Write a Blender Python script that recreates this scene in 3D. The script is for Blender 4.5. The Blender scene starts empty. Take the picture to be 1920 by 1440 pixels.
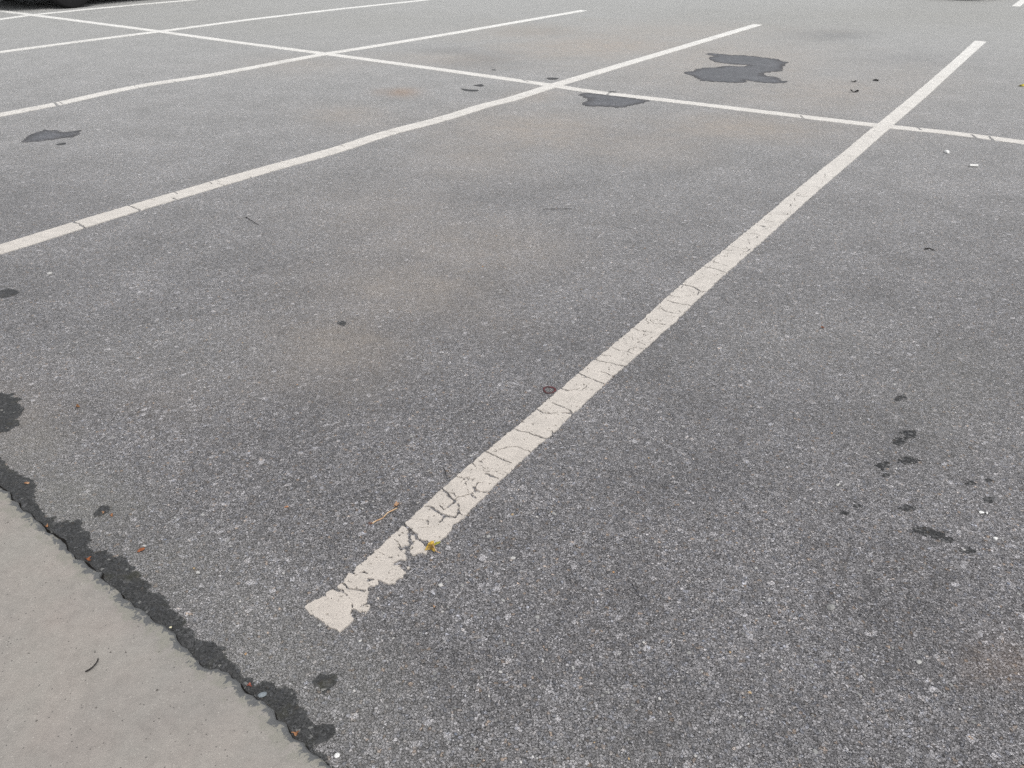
import bpy, bmesh, math, random
import numpy as np
from mathutils import Vector, Matrix

# Measured layout of the car park, metres on the ground plane (x right, y ahead of the viewer).
DATA = {
 'ORIGIN': [2.365,5.2939],
 'LINE1_L': [[-0.2378,1.3979],[-0.204,1.4563],[-0.1637,1.5264],[-0.0731,1.6693],[0.001,1.782],[0.0745,1.8809],[0.1423,1.9997],[0.2024,2.0875],[0.2541,2.1707],[0.3116,2.2519],[0.4014,2.3884],[0.4955,2.5466],[0.5681,2.66],[0.6304,2.7614],[0.7431,2.9284],[0.8908,3.1489],[1.1703,3.5721],[1.4004,3.9246],[1.7344,4.4154],[2.1064,4.9816],[2.3944,5.4135],[2.9911,6.3001],[3.9404,7.772],[4.9613,9.3571]],
 'LINE1_R': [[-0.1324,1.3866],[-0.1128,1.4197],[-0.0902,1.4559],[-0.055,1.5177],[0.0218,1.6341],[0.0948,1.7385],[0.1663,1.8579],[0.1888,1.8883],[0.2694,2.02],[0.3445,2.1289],[0.4108,2.2359],[0.5022,2.367],[0.6275,2.5667],[0.7041,2.6861],[0.8184,2.8665],[0.965,3.0851],[1.1708,3.4006],[1.4373,3.8151],[1.7656,4.3123],[2.0219,4.6932],[2.3985,5.2662],[3.2216,6.5131],[3.998,7.6896],[5.0706,9.3236]],
 'LINE2': [[-2.0568,3.0384],[-1.8831,3.3242],[-1.7355,3.5595],[-1.5028,3.9123],[-1.3898,4.0752],[-1.2547,4.2739],[-1.1216,4.4442],[-0.981,4.6535],[-0.8912,4.8149],[-0.798,4.9796],[-0.6925,5.1265],[-0.5087,5.3509],[-0.3399,5.6085],[-0.2104,5.8249],[-0.0176,6.0589],[0.3134,6.5984],[0.913,7.5071],[1.6797,8.6558],[2.9252,10.5373]],
 'LINE3': [[-3.3658,5.4118],[-3.1654,5.7495],[-2.9854,6.1738],[-2.8509,6.4356],[-2.7019,6.6165],[-2.4791,6.8929],[-2.249,7.2425],[-2.0566,7.5798],[-1.7751,8.0291],[-1.3223,8.6267],[-0.5506,9.7137],[0.9115,11.8787]],
 'LINE4': [[-4.7802,7.9761],[-4.3681,8.6859],[-3.8755,9.4571],[-3.2107,10.5806],[-2.3502,11.8207],[-1.3102,13.1234]],
 'LINE5': [[-6.1179,10.4015],[-5.988,10.8468],[-5.6115,11.5031],[-5.1475,12.2066],[-4.7291,12.7545]],
 'CROSS': [[-6.598,11.2719],[-5.9499,10.8496],[-5.0326,10.2457],[-3.9962,9.5586],[-2.879,8.774],[-1.7554,8.0301],[-0.7234,7.3179],[0.2842,6.5971],[0.5734,6.3572],[1.1829,6.0157],[1.8588,5.612],[2.3487,5.3225],[2.7268,5.1511],[3.0618,4.9239]],
 'PIECES': [[[-0.4068,1.1429],[-0.3979,1.1584],[-0.3724,1.1732],[-0.373,1.1805],[-0.3638,1.1929],[-0.3497,1.1856],[-0.3342,1.1797],[-0.3302,1.1724],[-0.3231,1.1677],[-0.3163,1.1546],[-0.3129,1.1452],[-0.3131,1.1312],[-0.3101,1.1243],[-0.3066,1.114],[-0.3113,1.1015],[-0.3183,1.0925],[-0.3254,1.0847],[-0.3367,1.0901],[-0.3461,1.0944],[-0.3521,1.0988],[-0.3662,1.1088],[-0.3827,1.1212],[-0.4015,1.1348]],[[-0.3541,1.1992],[-0.344,1.2131],[-0.3422,1.2233],[-0.3358,1.2388],[-0.3215,1.2313],[-0.3152,1.2378],[-0.3041,1.2379],[-0.2971,1.229],[-0.2947,1.2137],[-0.2901,1.2138],[-0.29,1.2012],[-0.2919,1.1962],[-0.2886,1.1863],[-0.2869,1.1645],[-0.2838,1.1621],[-0.2907,1.1549],[-0.2964,1.1465],[-0.2985,1.1383],[-0.3103,1.1405],[-0.3146,1.1546],[-0.3215,1.1689],[-0.3331,1.1834],[-0.3381,1.1907],[-0.348,1.1955]],[[-0.2916,1.2112],[-0.2887,1.2163],[-0.2735,1.219],[-0.2691,1.211],[-0.2768,1.2044],[-0.2883,1.2017]],[[-0.2983,1.1371],[-0.295,1.1489],[-0.2848,1.1514],[-0.2754,1.1539],[-0.2784,1.1444],[-0.2851,1.1315],[-0.2962,1.1348]],[[-0.3269,1.252],[-0.3103,1.2762],[-0.2888,1.3094],[-0.2654,1.3495],[-0.2414,1.3942],[-0.2324,1.3853],[-0.2257,1.3705],[-0.2304,1.3601],[-0.2237,1.3529],[-0.2258,1.337],[-0.2186,1.3257],[-0.2312,1.3255],[-0.2326,1.3213],[-0.2446,1.324],[-0.2378,1.3086],[-0.2259,1.3129],[-0.228,1.299],[-0.2226,1.2936],[-0.2209,1.2787],[-0.2354,1.2812],[-0.2474,1.2716],[-0.2463,1.2636],[-0.2348,1.2611],[-0.2282,1.2532],[-0.2204,1.2428],[-0.2235,1.2299],[-0.2363,1.222],[-0.2374,1.2093],[-0.2485,1.2105],[-0.264,1.2166],[-0.2758,1.2216],[-0.2835,1.224],[-0.2931,1.2265],[-0.298,1.2341],[-0.2951,1.2393],[-0.3075,1.247],[-0.3122,1.2417],[-0.3203,1.2351],[-0.3251,1.2416]],[[-0.2183,1.3144],[-0.2143,1.33],[-0.2097,1.3415],[-0.2039,1.3416],[-0.1974,1.3359],[-0.1866,1.3247],[-0.1788,1.3135],[-0.1802,1.2982],[-0.1922,1.3036],[-0.1997,1.3021],[-0.2084,1.2938],[-0.215,1.302]],[[-0.2207,1.3611],[-0.2111,1.3545],[-0.2091,1.345],[-0.2155,1.3414],[-0.2208,1.35]],[[-0.2182,1.256],[-0.2145,1.264],[-0.2116,1.2521],[-0.2156,1.2494]],[[-0.2677,1.1707],[-0.2642,1.1739],[-0.2602,1.1672],[-0.2646,1.1648]],[[-0.2378,1.3979],[-0.2262,1.38],[-0.2078,1.3642],[-0.2024,1.3468],[-0.1902,1.3417],[-0.1832,1.3298],[-0.1714,1.3283],[-0.1562,1.3405],[-0.1443,1.3545],[-0.132,1.3812],[-0.1294,1.3956],[-0.1113,1.4142],[-0.0843,1.4618],[-0.0548,1.5116],[-0.0878,1.5418],[-0.1637,1.5264],[-0.204,1.4563]]],
 'CRACKS1': [[2.5,[[-0.3435,1.2106],[-0.3279,1.1945],[-0.3074,1.1911],[-0.2943,1.1887]]],[1.6,[[-0.2552,1.3467],[-0.2464,1.331],[-0.2405,1.3226]]],[0.9,[[-0.288,1.3038],[-0.2715,1.2957],[-0.2507,1.2823]]],[3.2,[[-0.2441,1.4002],[-0.2324,1.3853],[-0.2229,1.372],[-0.2079,1.3613]]],[2.5,[[-0.2268,1.3719],[-0.2263,1.35],[-0.2198,1.3443]]],[2.5,[[-0.2024,1.3459],[-0.1916,1.336],[-0.1849,1.3275]]],[3.5,[[-0.1979,1.3402],[-0.184,1.3375],[-0.1848,1.3261]]],[3.0,[[-0.1656,1.5236],[-0.1493,1.5036],[-0.1341,1.4806],[-0.1325,1.4725],[-0.1461,1.4594],[-0.1532,1.4449],[-0.1624,1.4575],[-0.167,1.4623]]],[1.8,[[-0.1342,1.4822],[-0.1153,1.4974],[-0.0956,1.5026],[-0.0813,1.4879]]],[3.2,[[-0.0916,1.5315],[-0.0826,1.5196],[-0.0675,1.5131],[-0.0517,1.515]]],[3.0,[[-0.1966,1.4587],[-0.1826,1.4525],[-0.1691,1.4384],[-0.1518,1.4261],[-0.1413,1.4215],[-0.1269,1.4186],[-0.12,1.4374],[-0.1212,1.4581],[-0.1239,1.4677]]],[2.0,[[-0.12,1.4374],[-0.1102,1.4266]]],[2.5,[[-0.1535,1.4214],[-0.1621,1.4028]]],[0.8,[[-0.2201,1.4005],[-0.203,1.4099],[-0.1808,1.4102]]],[0.9,[[-0.2022,1.3827],[-0.1748,1.3875]]],[2.2,[[-0.0678,1.6799],[-0.055,1.6684],[-0.0412,1.659],[-0.0207,1.6422],[0.0006,1.6312]]],[2.0,[[-0.0405,1.6783],[-0.0237,1.6903],[-0.01,1.6984],[0.0152,1.7027],[0.0288,1.6891],[0.0424,1.6815],[0.0514,1.6719]]],[3.0,[[-0.0002,1.7867],[0.02,1.7743],[0.0435,1.7663],[0.0597,1.7541],[0.0759,1.744],[0.0955,1.7373]]],[2.5,[[0.0696,1.8804],[0.0863,1.8625],[0.1033,1.8583],[0.1205,1.8608]]],[3.0,[[0.1378,1.8656],[0.1669,1.8602]]],[0.8,[[0.0175,1.7268],[0.0409,1.7435]]],[2.5,[[0.1128,1.9159],[0.1344,1.8975],[0.1535,1.884],[0.1681,1.8593]]],[2.5,[[0.1379,1.9987],[0.1638,1.9792],[0.1798,1.9894]]],[2.8,[[0.1976,2.0832],[0.2163,2.0666],[0.2311,2.0538],[0.2456,2.0385],[0.2713,2.02]]],[2.2,[[0.266,2.0912],[0.2863,2.081],[0.3018,2.0638]]],[2.5,[[0.25,2.1718],[0.272,2.157],[0.293,2.149],[0.3266,2.1329],[0.3461,2.1267]]],[1.6,[[0.3104,2.2542],[0.3345,2.2298],[0.3614,2.2215],[0.3764,2.2072]]],[1.6,[[0.3618,2.2244],[0.3723,2.2423],[0.396,2.2516],[0.4122,2.2359]]],[1.3,[[0.3968,2.3824],[0.4222,2.3635],[0.4564,2.3578]]],[1.5,[[0.4643,2.4536],[0.4714,2.4201],[0.5091,2.4141]]],[1.5,[[0.5165,2.5384],[0.5311,2.5138],[0.5705,2.4935]]],[2.5,[[0.5489,2.6049],[0.5767,2.5832],[0.6264,2.5645]]],[1.2,[[0.4964,2.538],[0.5233,2.5421]]],[1.4,[[0.4035,2.3095],[0.4089,2.285]]],[1.6,[[0.2289,2.0254],[0.1971,1.9798]]],[2.4,[[0.6247,2.7482],[0.6635,2.7272],[0.6794,2.6918],[0.7059,2.6791]]],[1.4,[[0.6794,2.6918],[0.6621,2.6527],[0.6172,2.6517]]],[1.6,[[0.563,2.6522],[0.5985,2.6361]]],[2.0,[[0.7391,2.9256],[0.7816,2.8981],[0.8186,2.857]]],[1.8,[[0.8472,3.0707],[0.8666,3.0615]]],[1.8,[[0.9362,3.112],[0.9654,3.1127],[0.9471,3.0828],[0.9333,3.0776]]],[1.5,[[0.9989,3.3004],[1.0511,3.2886]]],[3,[[1.0863,3.394],[1.0983,3.3806]]],[1.5,[[1.1171,3.3924],[1.1769,3.3974]]],[1.0,[[1.1634,3.5497],[1.2566,3.5497]]],[1.0,[[0.7824,2.984],[0.8011,2.9569]]],[1.0,[[0.8979,3.1511],[0.9276,3.1217]]]],
 'CRACKS2': [[4.5,[[-1.9339,3.3744],[-1.8928,3.3539],[-1.8362,3.2992]]],[4.5,[[-1.7744,3.5984],[-1.7256,3.5601],[-1.6906,3.5298]]],[3,[[-1.4752,3.9523],[-1.4171,3.9077]]],[3,[[-1.3539,4.0708],[-1.3176,4.0426]]],[3.5,[[-1.634,3.803],[-1.6134,3.7758]]],[3.5,[[-1.6134,3.7177],[-1.5913,3.6931]]],[3,[[-1.5197,3.9698],[-1.503,3.9441]]]],
 'CRACKS3': [[6,[[-3.2139,5.8179],[-3.1179,5.6826]]]],
 'CRACKSC': [[6,[[0.6871,6.242],[0.7313,6.364]]],[4,[[2.7943,6.4945],[2.7756,6.291]]],[5,[[2.5785,5.2727],[2.5748,5.2014]]],[5,[[2.8425,5.1004],[2.8228,5.0063]]],[5,[[2.9296,5.063],[2.9019,4.9569]]],[5,[[0.0436,6.857],[0.1066,6.7221]]],[5,[[1.9268,5.5985],[1.924,5.519]]]],
 'SLAB_Z': 0.012,
 'EDGE': [[-1.2071,1.5048],[-1.1783,1.4911],[-1.1586,1.4617],[-1.1386,1.4542],[-1.1258,1.4371],[-1.1116,1.424],[-1.0887,1.4149],[-1.072,1.3966],[-1.0536,1.3841],[-1.0328,1.3664],[-1.0199,1.3524],[-1.0016,1.3439],[-0.9832,1.3303],[-0.9601,1.3135],[-0.9498,1.2969],[-0.9292,1.2823],[-0.9197,1.2694],[-0.9007,1.2648],[-0.8786,1.2459],[-0.8543,1.229],[-0.8467,1.2291],[-0.8438,1.2152],[-0.8111,1.1929],[-0.7837,1.174],[-0.7723,1.1596],[-0.7544,1.1498],[-0.7381,1.1358],[-0.7207,1.129],[-0.6991,1.1086],[-0.6836,1.0952],[-0.6637,1.0888],[-0.6517,1.0783],[-0.6352,1.0693],[-0.6265,1.0539],[-0.6126,1.0401],[-0.5985,1.0339],[-0.5865,1.0167],[-0.5665,1.0011],[-0.5546,0.9916],[-0.5421,0.9858],[-0.5342,0.9883],[-0.508,0.9815],[-0.4964,0.9687],[-0.4781,0.9551],[-0.4735,0.9461],[-0.4603,0.9361],[-0.45,0.9329],[-0.4411,0.9242],[-0.4279,0.9199],[-0.4197,0.9135],[-0.4058,0.9028],[-0.3966,0.8849],[-0.3783,0.8768],[-0.3671,0.8565],[-0.3578,0.8475],[-0.3406,0.8417],[-0.3287,0.8281],[-0.313,0.8157],[-0.2993,0.8083],[-0.2833,0.7925]],
 'DAMP': [[-1.2818,1.6334],[-1.235,1.5962],[-1.1971,1.5793],[-1.167,1.5541],[-1.1429,1.5273],[-1.1281,1.501],[-1.1071,1.4675],[-1.0845,1.4427],[-1.0588,1.4111],[-1.0374,1.4095],[-1.023,1.3877],[-1.0138,1.3933],[-0.9976,1.3971],[-0.9618,1.3976],[-0.9594,1.3795],[-0.9402,1.3637],[-0.9263,1.3359],[-0.9109,1.3123],[-0.8945,1.2991],[-0.8717,1.2994],[-0.8511,1.2913],[-0.8195,1.2868],[-0.8025,1.2595],[-0.7803,1.2518],[-0.7574,1.2364],[-0.7535,1.221],[-0.7388,1.2059],[-0.7275,1.1881],[-0.7026,1.1796],[-0.6727,1.1481],[-0.6733,1.1383],[-0.648,1.1177],[-0.6337,1.1069],[-0.6245,1.0896],[-0.6019,1.0806],[-0.5964,1.0675],[-0.5779,1.0638],[-0.5515,1.0603],[-0.5317,1.0452],[-0.53,1.0301],[-0.5059,1.0095],[-0.4862,0.9857],[-0.4823,0.9659],[-0.4757,0.9729],[-0.4636,0.9707],[-0.4559,0.957],[-0.447,0.9628],[-0.4222,0.9631],[-0.418,0.954],[-0.3962,0.9542],[-0.3785,0.9397],[-0.3702,0.9123],[-0.3465,0.8976],[-0.3344,0.884],[-0.3335,0.8757],[-0.3215,0.879],[-0.2981,0.8844],[-0.2955,0.8618],[-0.3085,0.8466],[-0.3219,0.8386],[-0.3033,0.8212],[-0.2884,0.8166],[-0.2824,0.8033],[-0.268,0.7867]],
 'WET': [["puddle","largest wet patch, a thin blue-grey puddle with two tails, beyond the crossing white line",[[1.4277,7.1616],[1.4507,7.2419],[1.5109,7.2609],[1.5704,7.3779],[1.6333,7.4478],[1.7389,7.4801],[1.892,7.563],[2.0327,7.5356],[2.0635,7.589],[2.0662,7.624],[1.9242,7.652],[1.8698,7.7025],[1.8125,7.7716],[1.7928,7.8811],[1.7907,7.9752],[1.8518,8.0748],[1.8919,8.1161],[1.804,8.2108],[1.8616,8.2747],[1.9822,8.2406],[2.0329,8.1831],[2.2156,8.1532],[2.3441,8.0428],[2.4373,7.9522],[2.4364,7.8404],[2.4944,7.7885],[2.4149,7.6592],[2.3333,7.4154],[2.2816,7.3144],[2.1973,7.278],[2.0968,7.1778],[2.0888,7.0844],[2.1492,7.0416],[2.1684,6.9526],[2.1694,6.8794],[2.2072,6.8234],[2.1892,6.78],[2.0863,6.7556],[1.9823,6.7847],[1.9049,6.8383],[1.8721,6.8802],[1.8705,6.8081],[1.8168,6.7631],[1.7124,6.7725],[1.5868,6.8095],[1.5089,6.849],[1.4909,6.9508],[1.4696,7.0705]]],["puddle","dark grey puddle touching the near side of the long crossing white line",[[0.4879,6.2189],[0.5046,6.2813],[0.5662,6.3257],[0.6936,6.2604],[0.9635,6.0598],[0.9526,5.9827],[0.863,5.9041],[0.7933,5.8461],[0.7267,5.8073],[0.605,5.8313],[0.5115,5.8276],[0.4748,5.9144],[0.5169,6.0029],[0.5404,6.1009],[0.5027,6.1389]]],["puddle","small dark wet patch on the asphalt between the two left bay lines",[[-2.8642,4.7271],[-2.9036,4.8516],[-2.9016,4.9611],[-2.8777,5.0205],[-2.7855,5.0102],[-2.7268,4.9672],[-2.6634,5.0282],[-2.6267,4.9264],[-2.628,4.8612],[-2.6802,4.838],[-2.7115,4.7946],[-2.7586,4.743],[-2.8278,4.7366]]],["puddle","dark rounded wet patch cut by the left edge of the photo, above the slab corner",[[-1.4552,1.9477],[-1.4225,1.9434],[-1.4024,1.9293],[-1.3824,1.9153],[-1.3701,1.8873],[-1.3482,1.8693],[-1.3365,1.8378],[-1.3321,1.8114],[-1.3208,1.7813],[-1.3259,1.7601],[-1.3331,1.7475],[-1.3401,1.7391],[-1.384,1.7343],[-1.448,1.7922],[-1.4922,1.8808],[-1.4873,1.9375]]],["stain","small dark stain at the left edge of the photo, below the wavy white line",[[-1.841,2.6472],[-1.8221,2.6711],[-1.7675,2.641],[-1.7617,2.6181],[-1.7854,2.5918],[-1.8077,2.5869],[-1.8533,2.601],[-1.8746,2.6388]]],["puddle","heart-shaped dark wet spot between the flaking line end and the concrete slab",[[-0.3534,0.9699],[-0.3459,0.9876],[-0.337,0.9837],[-0.3302,0.9819],[-0.3217,0.9878],[-0.3145,0.984],[-0.3111,0.9743],[-0.3132,0.9608],[-0.3209,0.9512],[-0.3245,0.938],[-0.3327,0.9398],[-0.3331,0.9492],[-0.3406,0.9548],[-0.3493,0.9585]]],["puddle","small oval dark wet spot with orange crumbs, beside the damp strip",[[-0.9543,1.4217],[-0.9518,1.4343],[-0.9474,1.4519],[-0.931,1.4521],[-0.9194,1.4443],[-0.9221,1.4316],[-0.9307,1.4189],[-0.9454,1.411]]],["stain","flat dark spot, lower of two left of the line crossing",[[-0.4138,6.4328],[-0.3745,6.4128],[-0.2802,6.3824],[-0.2706,6.3529],[-0.2944,6.3223],[-0.3449,6.3285],[-0.3794,6.3482]]],["stain","humped dark spot, upper of two left of the line crossing",[[-0.3268,6.5698],[-0.2889,6.5941],[-0.2641,6.6273],[-0.2362,6.5738],[-0.2389,6.5287],[-0.2686,6.5185],[-0.3041,6.5438]]],["stain","small oval dark spot just above the line crossing",[[0.2489,6.8685],[0.2686,6.9186],[0.3144,6.9306],[0.3587,6.908],[0.3374,6.8337],[0.2836,6.8313]]],["stain","tiny dark spot farther back than the long crossing line, left part",[[-0.2027,7.2583],[-0.1846,7.2918],[-0.1509,7.2717],[-0.1643,7.2332]]],["stain","thin dark sliver on the far side of the crossing line, opposite the grey puddle",[[0.6984,6.3524],[0.7305,6.3793],[0.7794,6.3644],[0.758,6.3213]]],["stain","tiny dark sliver just below the small wet patch between the left bay lines",[[-2.6466,4.6736],[-2.6307,4.7146],[-2.5991,4.7238],[-2.5868,4.6877],[-2.6156,4.6626]]]],
 'OIL': [["faint oil drip mark on its own at right, the topmost of the drip marks",[[1.1086,1.9618,0.0197,0.0003,0.0081,0.0196,0.8]]],["black oil drip at right, upper right one of a pair",[[1.0566,1.777,0.0275,0.0005,0.0099,0.0237,1.05]]],["black oil drip at right, lower left one of a pair",[[1.0177,1.7446,0.0218,0.0003,0.0095,0.023,1.0]]],["black oil drip at right beside a larger fainter smear",[[0.9334,1.635,0.0249,0.0004,0.0082,0.021,1.05]]],["wide faint oil smear at right, just right of a black drip",[[1.0059,1.6564,0.0297,0.0004,0.0105,0.025,0.8]]],["small oil fleck just below the black drip and its faint smear",[[0.9263,1.5954,0.0135,0.0002,0.0044,0.0112,0.8]]],["long black oil smear at right, longest of the drip marks",[[0.9209,1.3949,0.0217,0.0002,0.0064,0.015,1.0],[0.9385,1.3859,0.0216,0.0002,0.007,0.0158,1.0],[0.9549,1.3746,0.0216,0.0003,0.0071,0.0157,1.0],[0.9671,1.3612,0.0183,0.0003,0.0059,0.0128,1.0]]],["lowest black oil drip, at the lower right end of the long smear",[[0.9939,1.3285,0.021,0.0002,0.0063,0.0132,0.85]]],["faint broken oil drip between the black pair and the long smear",[[0.921,1.4692,0.0241,0.0003,0.0063,0.0151,0.85]]],["small oil speck left of the long smear, the upper one",[[0.81,1.4802,0.0145,0.0002,0.0055,0.0153,0.85]]],["small oil speck left of the long smear, the lower one",[[0.7705,1.45,0.0159,0.0002,0.0034,0.0098,0.8]]],["oil speck near the right edge of the photo, middle of three",[[1.1177,1.5652,0.0168,0.0002,0.0054,0.0109,0.85]]],["oil speck near the right edge of the photo, lowest of three",[[1.1306,1.5048,0.0197,0.0003,0.0079,0.0156,0.8]]],["oil speck near the right edge of the photo, topmost of three",[[1.1683,1.5795,0.0135,0.0001,0.0045,0.0088,0.8]]],["round black tar spot alone in the middle of the left bay",[[-0.5693,2.4094,0.0177,0.0004,-0.0045,0.0241,1.25]]]],
 'DUST': [[-0.547,2.28,0.221,0.004,-0.041,0.221,0.8],[-0.635,2.073,0.142,0.002,-0.03,0.127,0.5],[-0.392,2.701,0.311,0.006,-0.034,0.288,0.7],[-0.224,3.135,0.439,0.01,-0.022,0.366,0.5],[0.154,5.185,0.54,0.019,0.014,0.574,0.8],[-0.191,4.541,0.36,0.012,-0.018,0.454,0.5],[0.743,4.808,0.475,0.016,0.05,0.375,0.5],[1.477,5.233,0.549,0.02,0.093,0.377,0.9],[2.44,6.479,0.668,0.029,0.216,0.639,0.6],[0.886,8.736,0.871,0.05,0.075,0.808,0.9],[0.204,9.695,0.716,0.046,0.013,0.711,0.6],[-0.61,7.83,0.584,0.031,-0.03,0.418,0.5],[2.002,7.967,1.008,0.053,0.288,1.256,0.6],[-1.115,5.514,0.318,0.012,-0.063,0.349,0.6],[-1.891,7.476,0.463,0.024,-0.102,0.439,0.4],[1.702,9.791,1.219,0.078,0.146,0.908,0.5],[-0.562,3.527,0.386,0.01,-0.06,0.445,0.35],[-1.332,1.803,0.128,0.002,-0.111,0.208,0.5],[-0.954,1.946,0.226,0.004,-0.063,0.174,0.2],[0.139,6.18,0.236,0.01,0.006,0.311,0.6],[3.213,6.957,0.447,0.021,0.303,0.727,0.3]],
 'FINES': [[-1.051,1.488,0.137,0.002,-0.057,0.119,1.0],[-0.963,1.431,0.109,0.002,-0.034,0.075,0.9],[-1.214,1.657,0.107,0.002,-0.071,0.138,0.7],[-0.803,1.309,0.092,0.001,-0.027,0.067,0.6],[-0.6,1.114,0.062,0.001,-0.018,0.055,0.5],[-0.477,1.012,0.059,0.001,-0.014,0.049,0.5],[-0.363,0.9,0.037,0.0,-0.01,0.043,0.4],[0.928,2.307,0.347,0.006,0.068,0.225,0.25],[1.187,1.924,0.242,0.004,0.102,0.229,0.3],[1.319,2.044,0.19,0.003,0.119,0.25,0.35],[-1.046,2.199,0.33,0.006,-0.076,0.209,0.25],[4.78,11.548,2.927,0.214,0.482,1.24,0.6],[-2.334,10.484,2.556,0.178,-0.238,1.138,0.4]],
 'DARK': [[-0.318,7.845,0.341,0.018,-0.019,0.48,0.6],[-0.505,1.897,0.297,0.005,-0.033,0.168,0.35],[0.067,2.291,0.412,0.008,0.005,0.26,0.35],[0.793,1.862,0.384,0.006,0.049,0.163,0.3],[0.444,1.57,0.34,0.005,0.049,0.259,0.35],[3.508,9.642,0.484,0.03,0.148,0.439,0.6],[0.382,9.707,0.358,0.023,0.013,0.355,0.3],[0.711,5.066,0.298,0.01,0.026,0.219,0.3],[-0.867,2.893,0.123,0.003,-0.021,0.085,0.4],[-0.008,3.859,0.313,0.009,-0.001,0.257,0.2],[-0.593,8.305,0.308,0.017,-0.022,0.332,0.5],[3.672,8.055,0.615,0.032,0.184,0.441,0.3],[-2.286,3.633,0.294,0.008,-0.247,0.468,0.4],[0.416,0.929,0.376,0.004,0.038,0.155,0.35],[0.126,1.069,0.265,0.003,0.013,0.21,0.2]],
 'RUST': [[-0.847,6.276,0.135,0.006,-0.022,0.18,1.0],[-0.996,6.289,0.095,0.004,-0.023,0.16,0.4],[0.916,1.027,0.06,0.001,0.026,0.049,0.55]],
 'TWIGS': [["pale tan bent leaf stalk with an orange bud, left of the flaking line","stalk",1.5,[[-0.3123,1.3969],[-0.3037,1.4043],[-0.2901,1.41],[-0.282,1.4306],[-0.2723,1.4402],[-0.2627,1.4517]],0],["curved black twig lying on the concrete slab","dark",1.6,[[-0.7603,0.9741],[-0.7531,0.9771],[-0.7488,0.9825],[-0.7471,0.9896],[-0.7479,0.9968],[-0.7511,1.004]],0.012],["short dark curved twig in the left bay below the wavy line","dark",1.7,[[-1.1909,3.4527],[-1.171,3.4248],[-1.1449,3.3906],[-1.1035,3.3505]],0],["straight dark needle beside the left edge of the cracked line","dark",1.0,[[-0.1674,1.607],[-0.1623,1.5918],[-0.1548,1.5619]],0],["long thin straight twig lying level in the middle bay","dark",1.2,[[0.1356,3.5976],[0.2041,3.5918],[0.2714,3.6088]],0],["thin dark hooked twig right of the flaking line end","dark",0.9,[[0.2517,1.2146],[0.2522,1.2011],[0.2571,1.1878],[0.2659,1.1733]],0],["thin dark twig lying by the long crossing line, right part","dark",3.0,[[1.6887,3.1315],[1.706,3.1259],[1.7227,3.1145]],0],["white stick of litter at right beyond the cracked line","bright",7.0,[[2.4749,4.3752],[2.4955,4.3758],[2.5194,4.3714]],0]],
 'FLAKES': [["orange leaf crumb in the damp strip near the left edge of the photo","orange",[-1.1615,1.5311],9,0],["pinkish leaf crumb wedged in the slab joint, upper left","orange",[-1.0364,1.3785],8,0],["rust-orange leaf scrap in the slab joint by the chipped corner","rust",[-0.8959,1.2744],12,0],["rust-brown leaf scrap touching a white pebble, beside the damp strip","rust",[-0.7937,1.302],11,0],["pale orange crumb beside the small oval wet spot","orange",[-0.9087,1.4167],9,0],["bright orange crumb inside the small oval wet spot","orange",[-0.9305,1.4277],6,0],["red leaf scrap in the damp strip where the joint pinches","red",[-0.4635,0.9569],7,0],["orange-tan leaf scrap in the slab joint near the bottom edge of the photo","orange",[-0.3582,0.8612],9,0],["small orange leaf crumb alone left of the tan stalk","orange",[-0.5189,1.4502],7,0],["brown leaf scrap alone in the left bay above the slab","brown",[-1.201,1.8744],12,0],["orange crumb right of the cracked line, in the right bay","rust",[1.0309,2.4003],9,0],["small yellow leaf at the right edge of the photo","yellow",[4.0252,6.7201],40,0],["tan leaf crumb right of the flaking line end, in the near foreground","orange",[-0.15,1.1484],6,0],["black scrap beyond the crossing line, nearest of three by the far puddle","black",[2.588,6.4236],26,0],["black scrap beyond the crossing line, right of three by the far puddle","black",[2.9412,6.8973],20,0],["thin black scrap beyond the crossing line, left of three by the far puddle","black",[2.7346,6.8417],20,0]],
 'STONES': [["white elongated pebble touching the rust-brown leaf scrap","white",[-0.7939,1.3171],8,0],["pale grey flat pebble between the damp strip and the line end","white",[-0.6501,1.2377],9,0],["small cream pebble with a dark centre on the slab edge","cream",[-0.6493,1.0833],5,0.008],["blue-grey stone lodged in the slab joint","blue",[-0.4355,0.938],12,0],["white angular stone on the asphalt at the bottom by the slab","bright",[-0.2815,0.8214],8,0],["tan pebble beside the widest part of the damp strip","tan",[-0.4907,1.0281],5,0],["bright white pebble, larger of a touching pair at right","bright",[1.0892,1.4543],9,0],["bright white pebble, smaller of a touching pair at right","bright",[1.1007,1.4526],7,0],["white oval pebble at right below the touching pair","bright",[1.0754,1.3647],9,0],["white chip with a dark underside at right, above the white stick","bright",[2.4848,4.6615],34,0],["white oval pebble in the right bay below the black pair of oil drips","white",[0.79,1.554],8,0],["small white pebble in the left bay by the wavy line","white",[-1.7374,2.8005],16,0],["round pale pebble in the near right foreground","white",[0.7585,1.0216],9,0],["flat grey stone, largest in the near right foreground","grey",[0.6391,1.1546],15,0],["white narrow pebble right of the yellow leaf","white",[0.0055,1.2887],9,0],["white oblong chip right of the flaking line end","white",[-0.1432,1.2084],9,0]],
 'LEAF': {"c":[-0.1682,1.3181]},
 'BUD': [-0.2647,1.4575],
 'RING': [0.1079,1.9872],
 'CAR_A': None,
}

rnd = random.Random(7)
scene = bpy.context.scene
col = scene.collection
ANG = math.radians(56.2)                       # direction of the bay lines on the ground
DV = np.array([math.cos(ANG), math.sin(ANG)])  # along the bays
DU = np.array([-DV[1], DV[0]])                 # across the bays
ORG = np.array(DATA['ORIGIN'])                 # where the cracked line meets the long crossing line
CAM_H = 1.2


def to_uv(pts):
    q = np.asarray(pts, float) - ORG
    return np.stack([q @ DU, q @ DV], -1)


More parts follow.
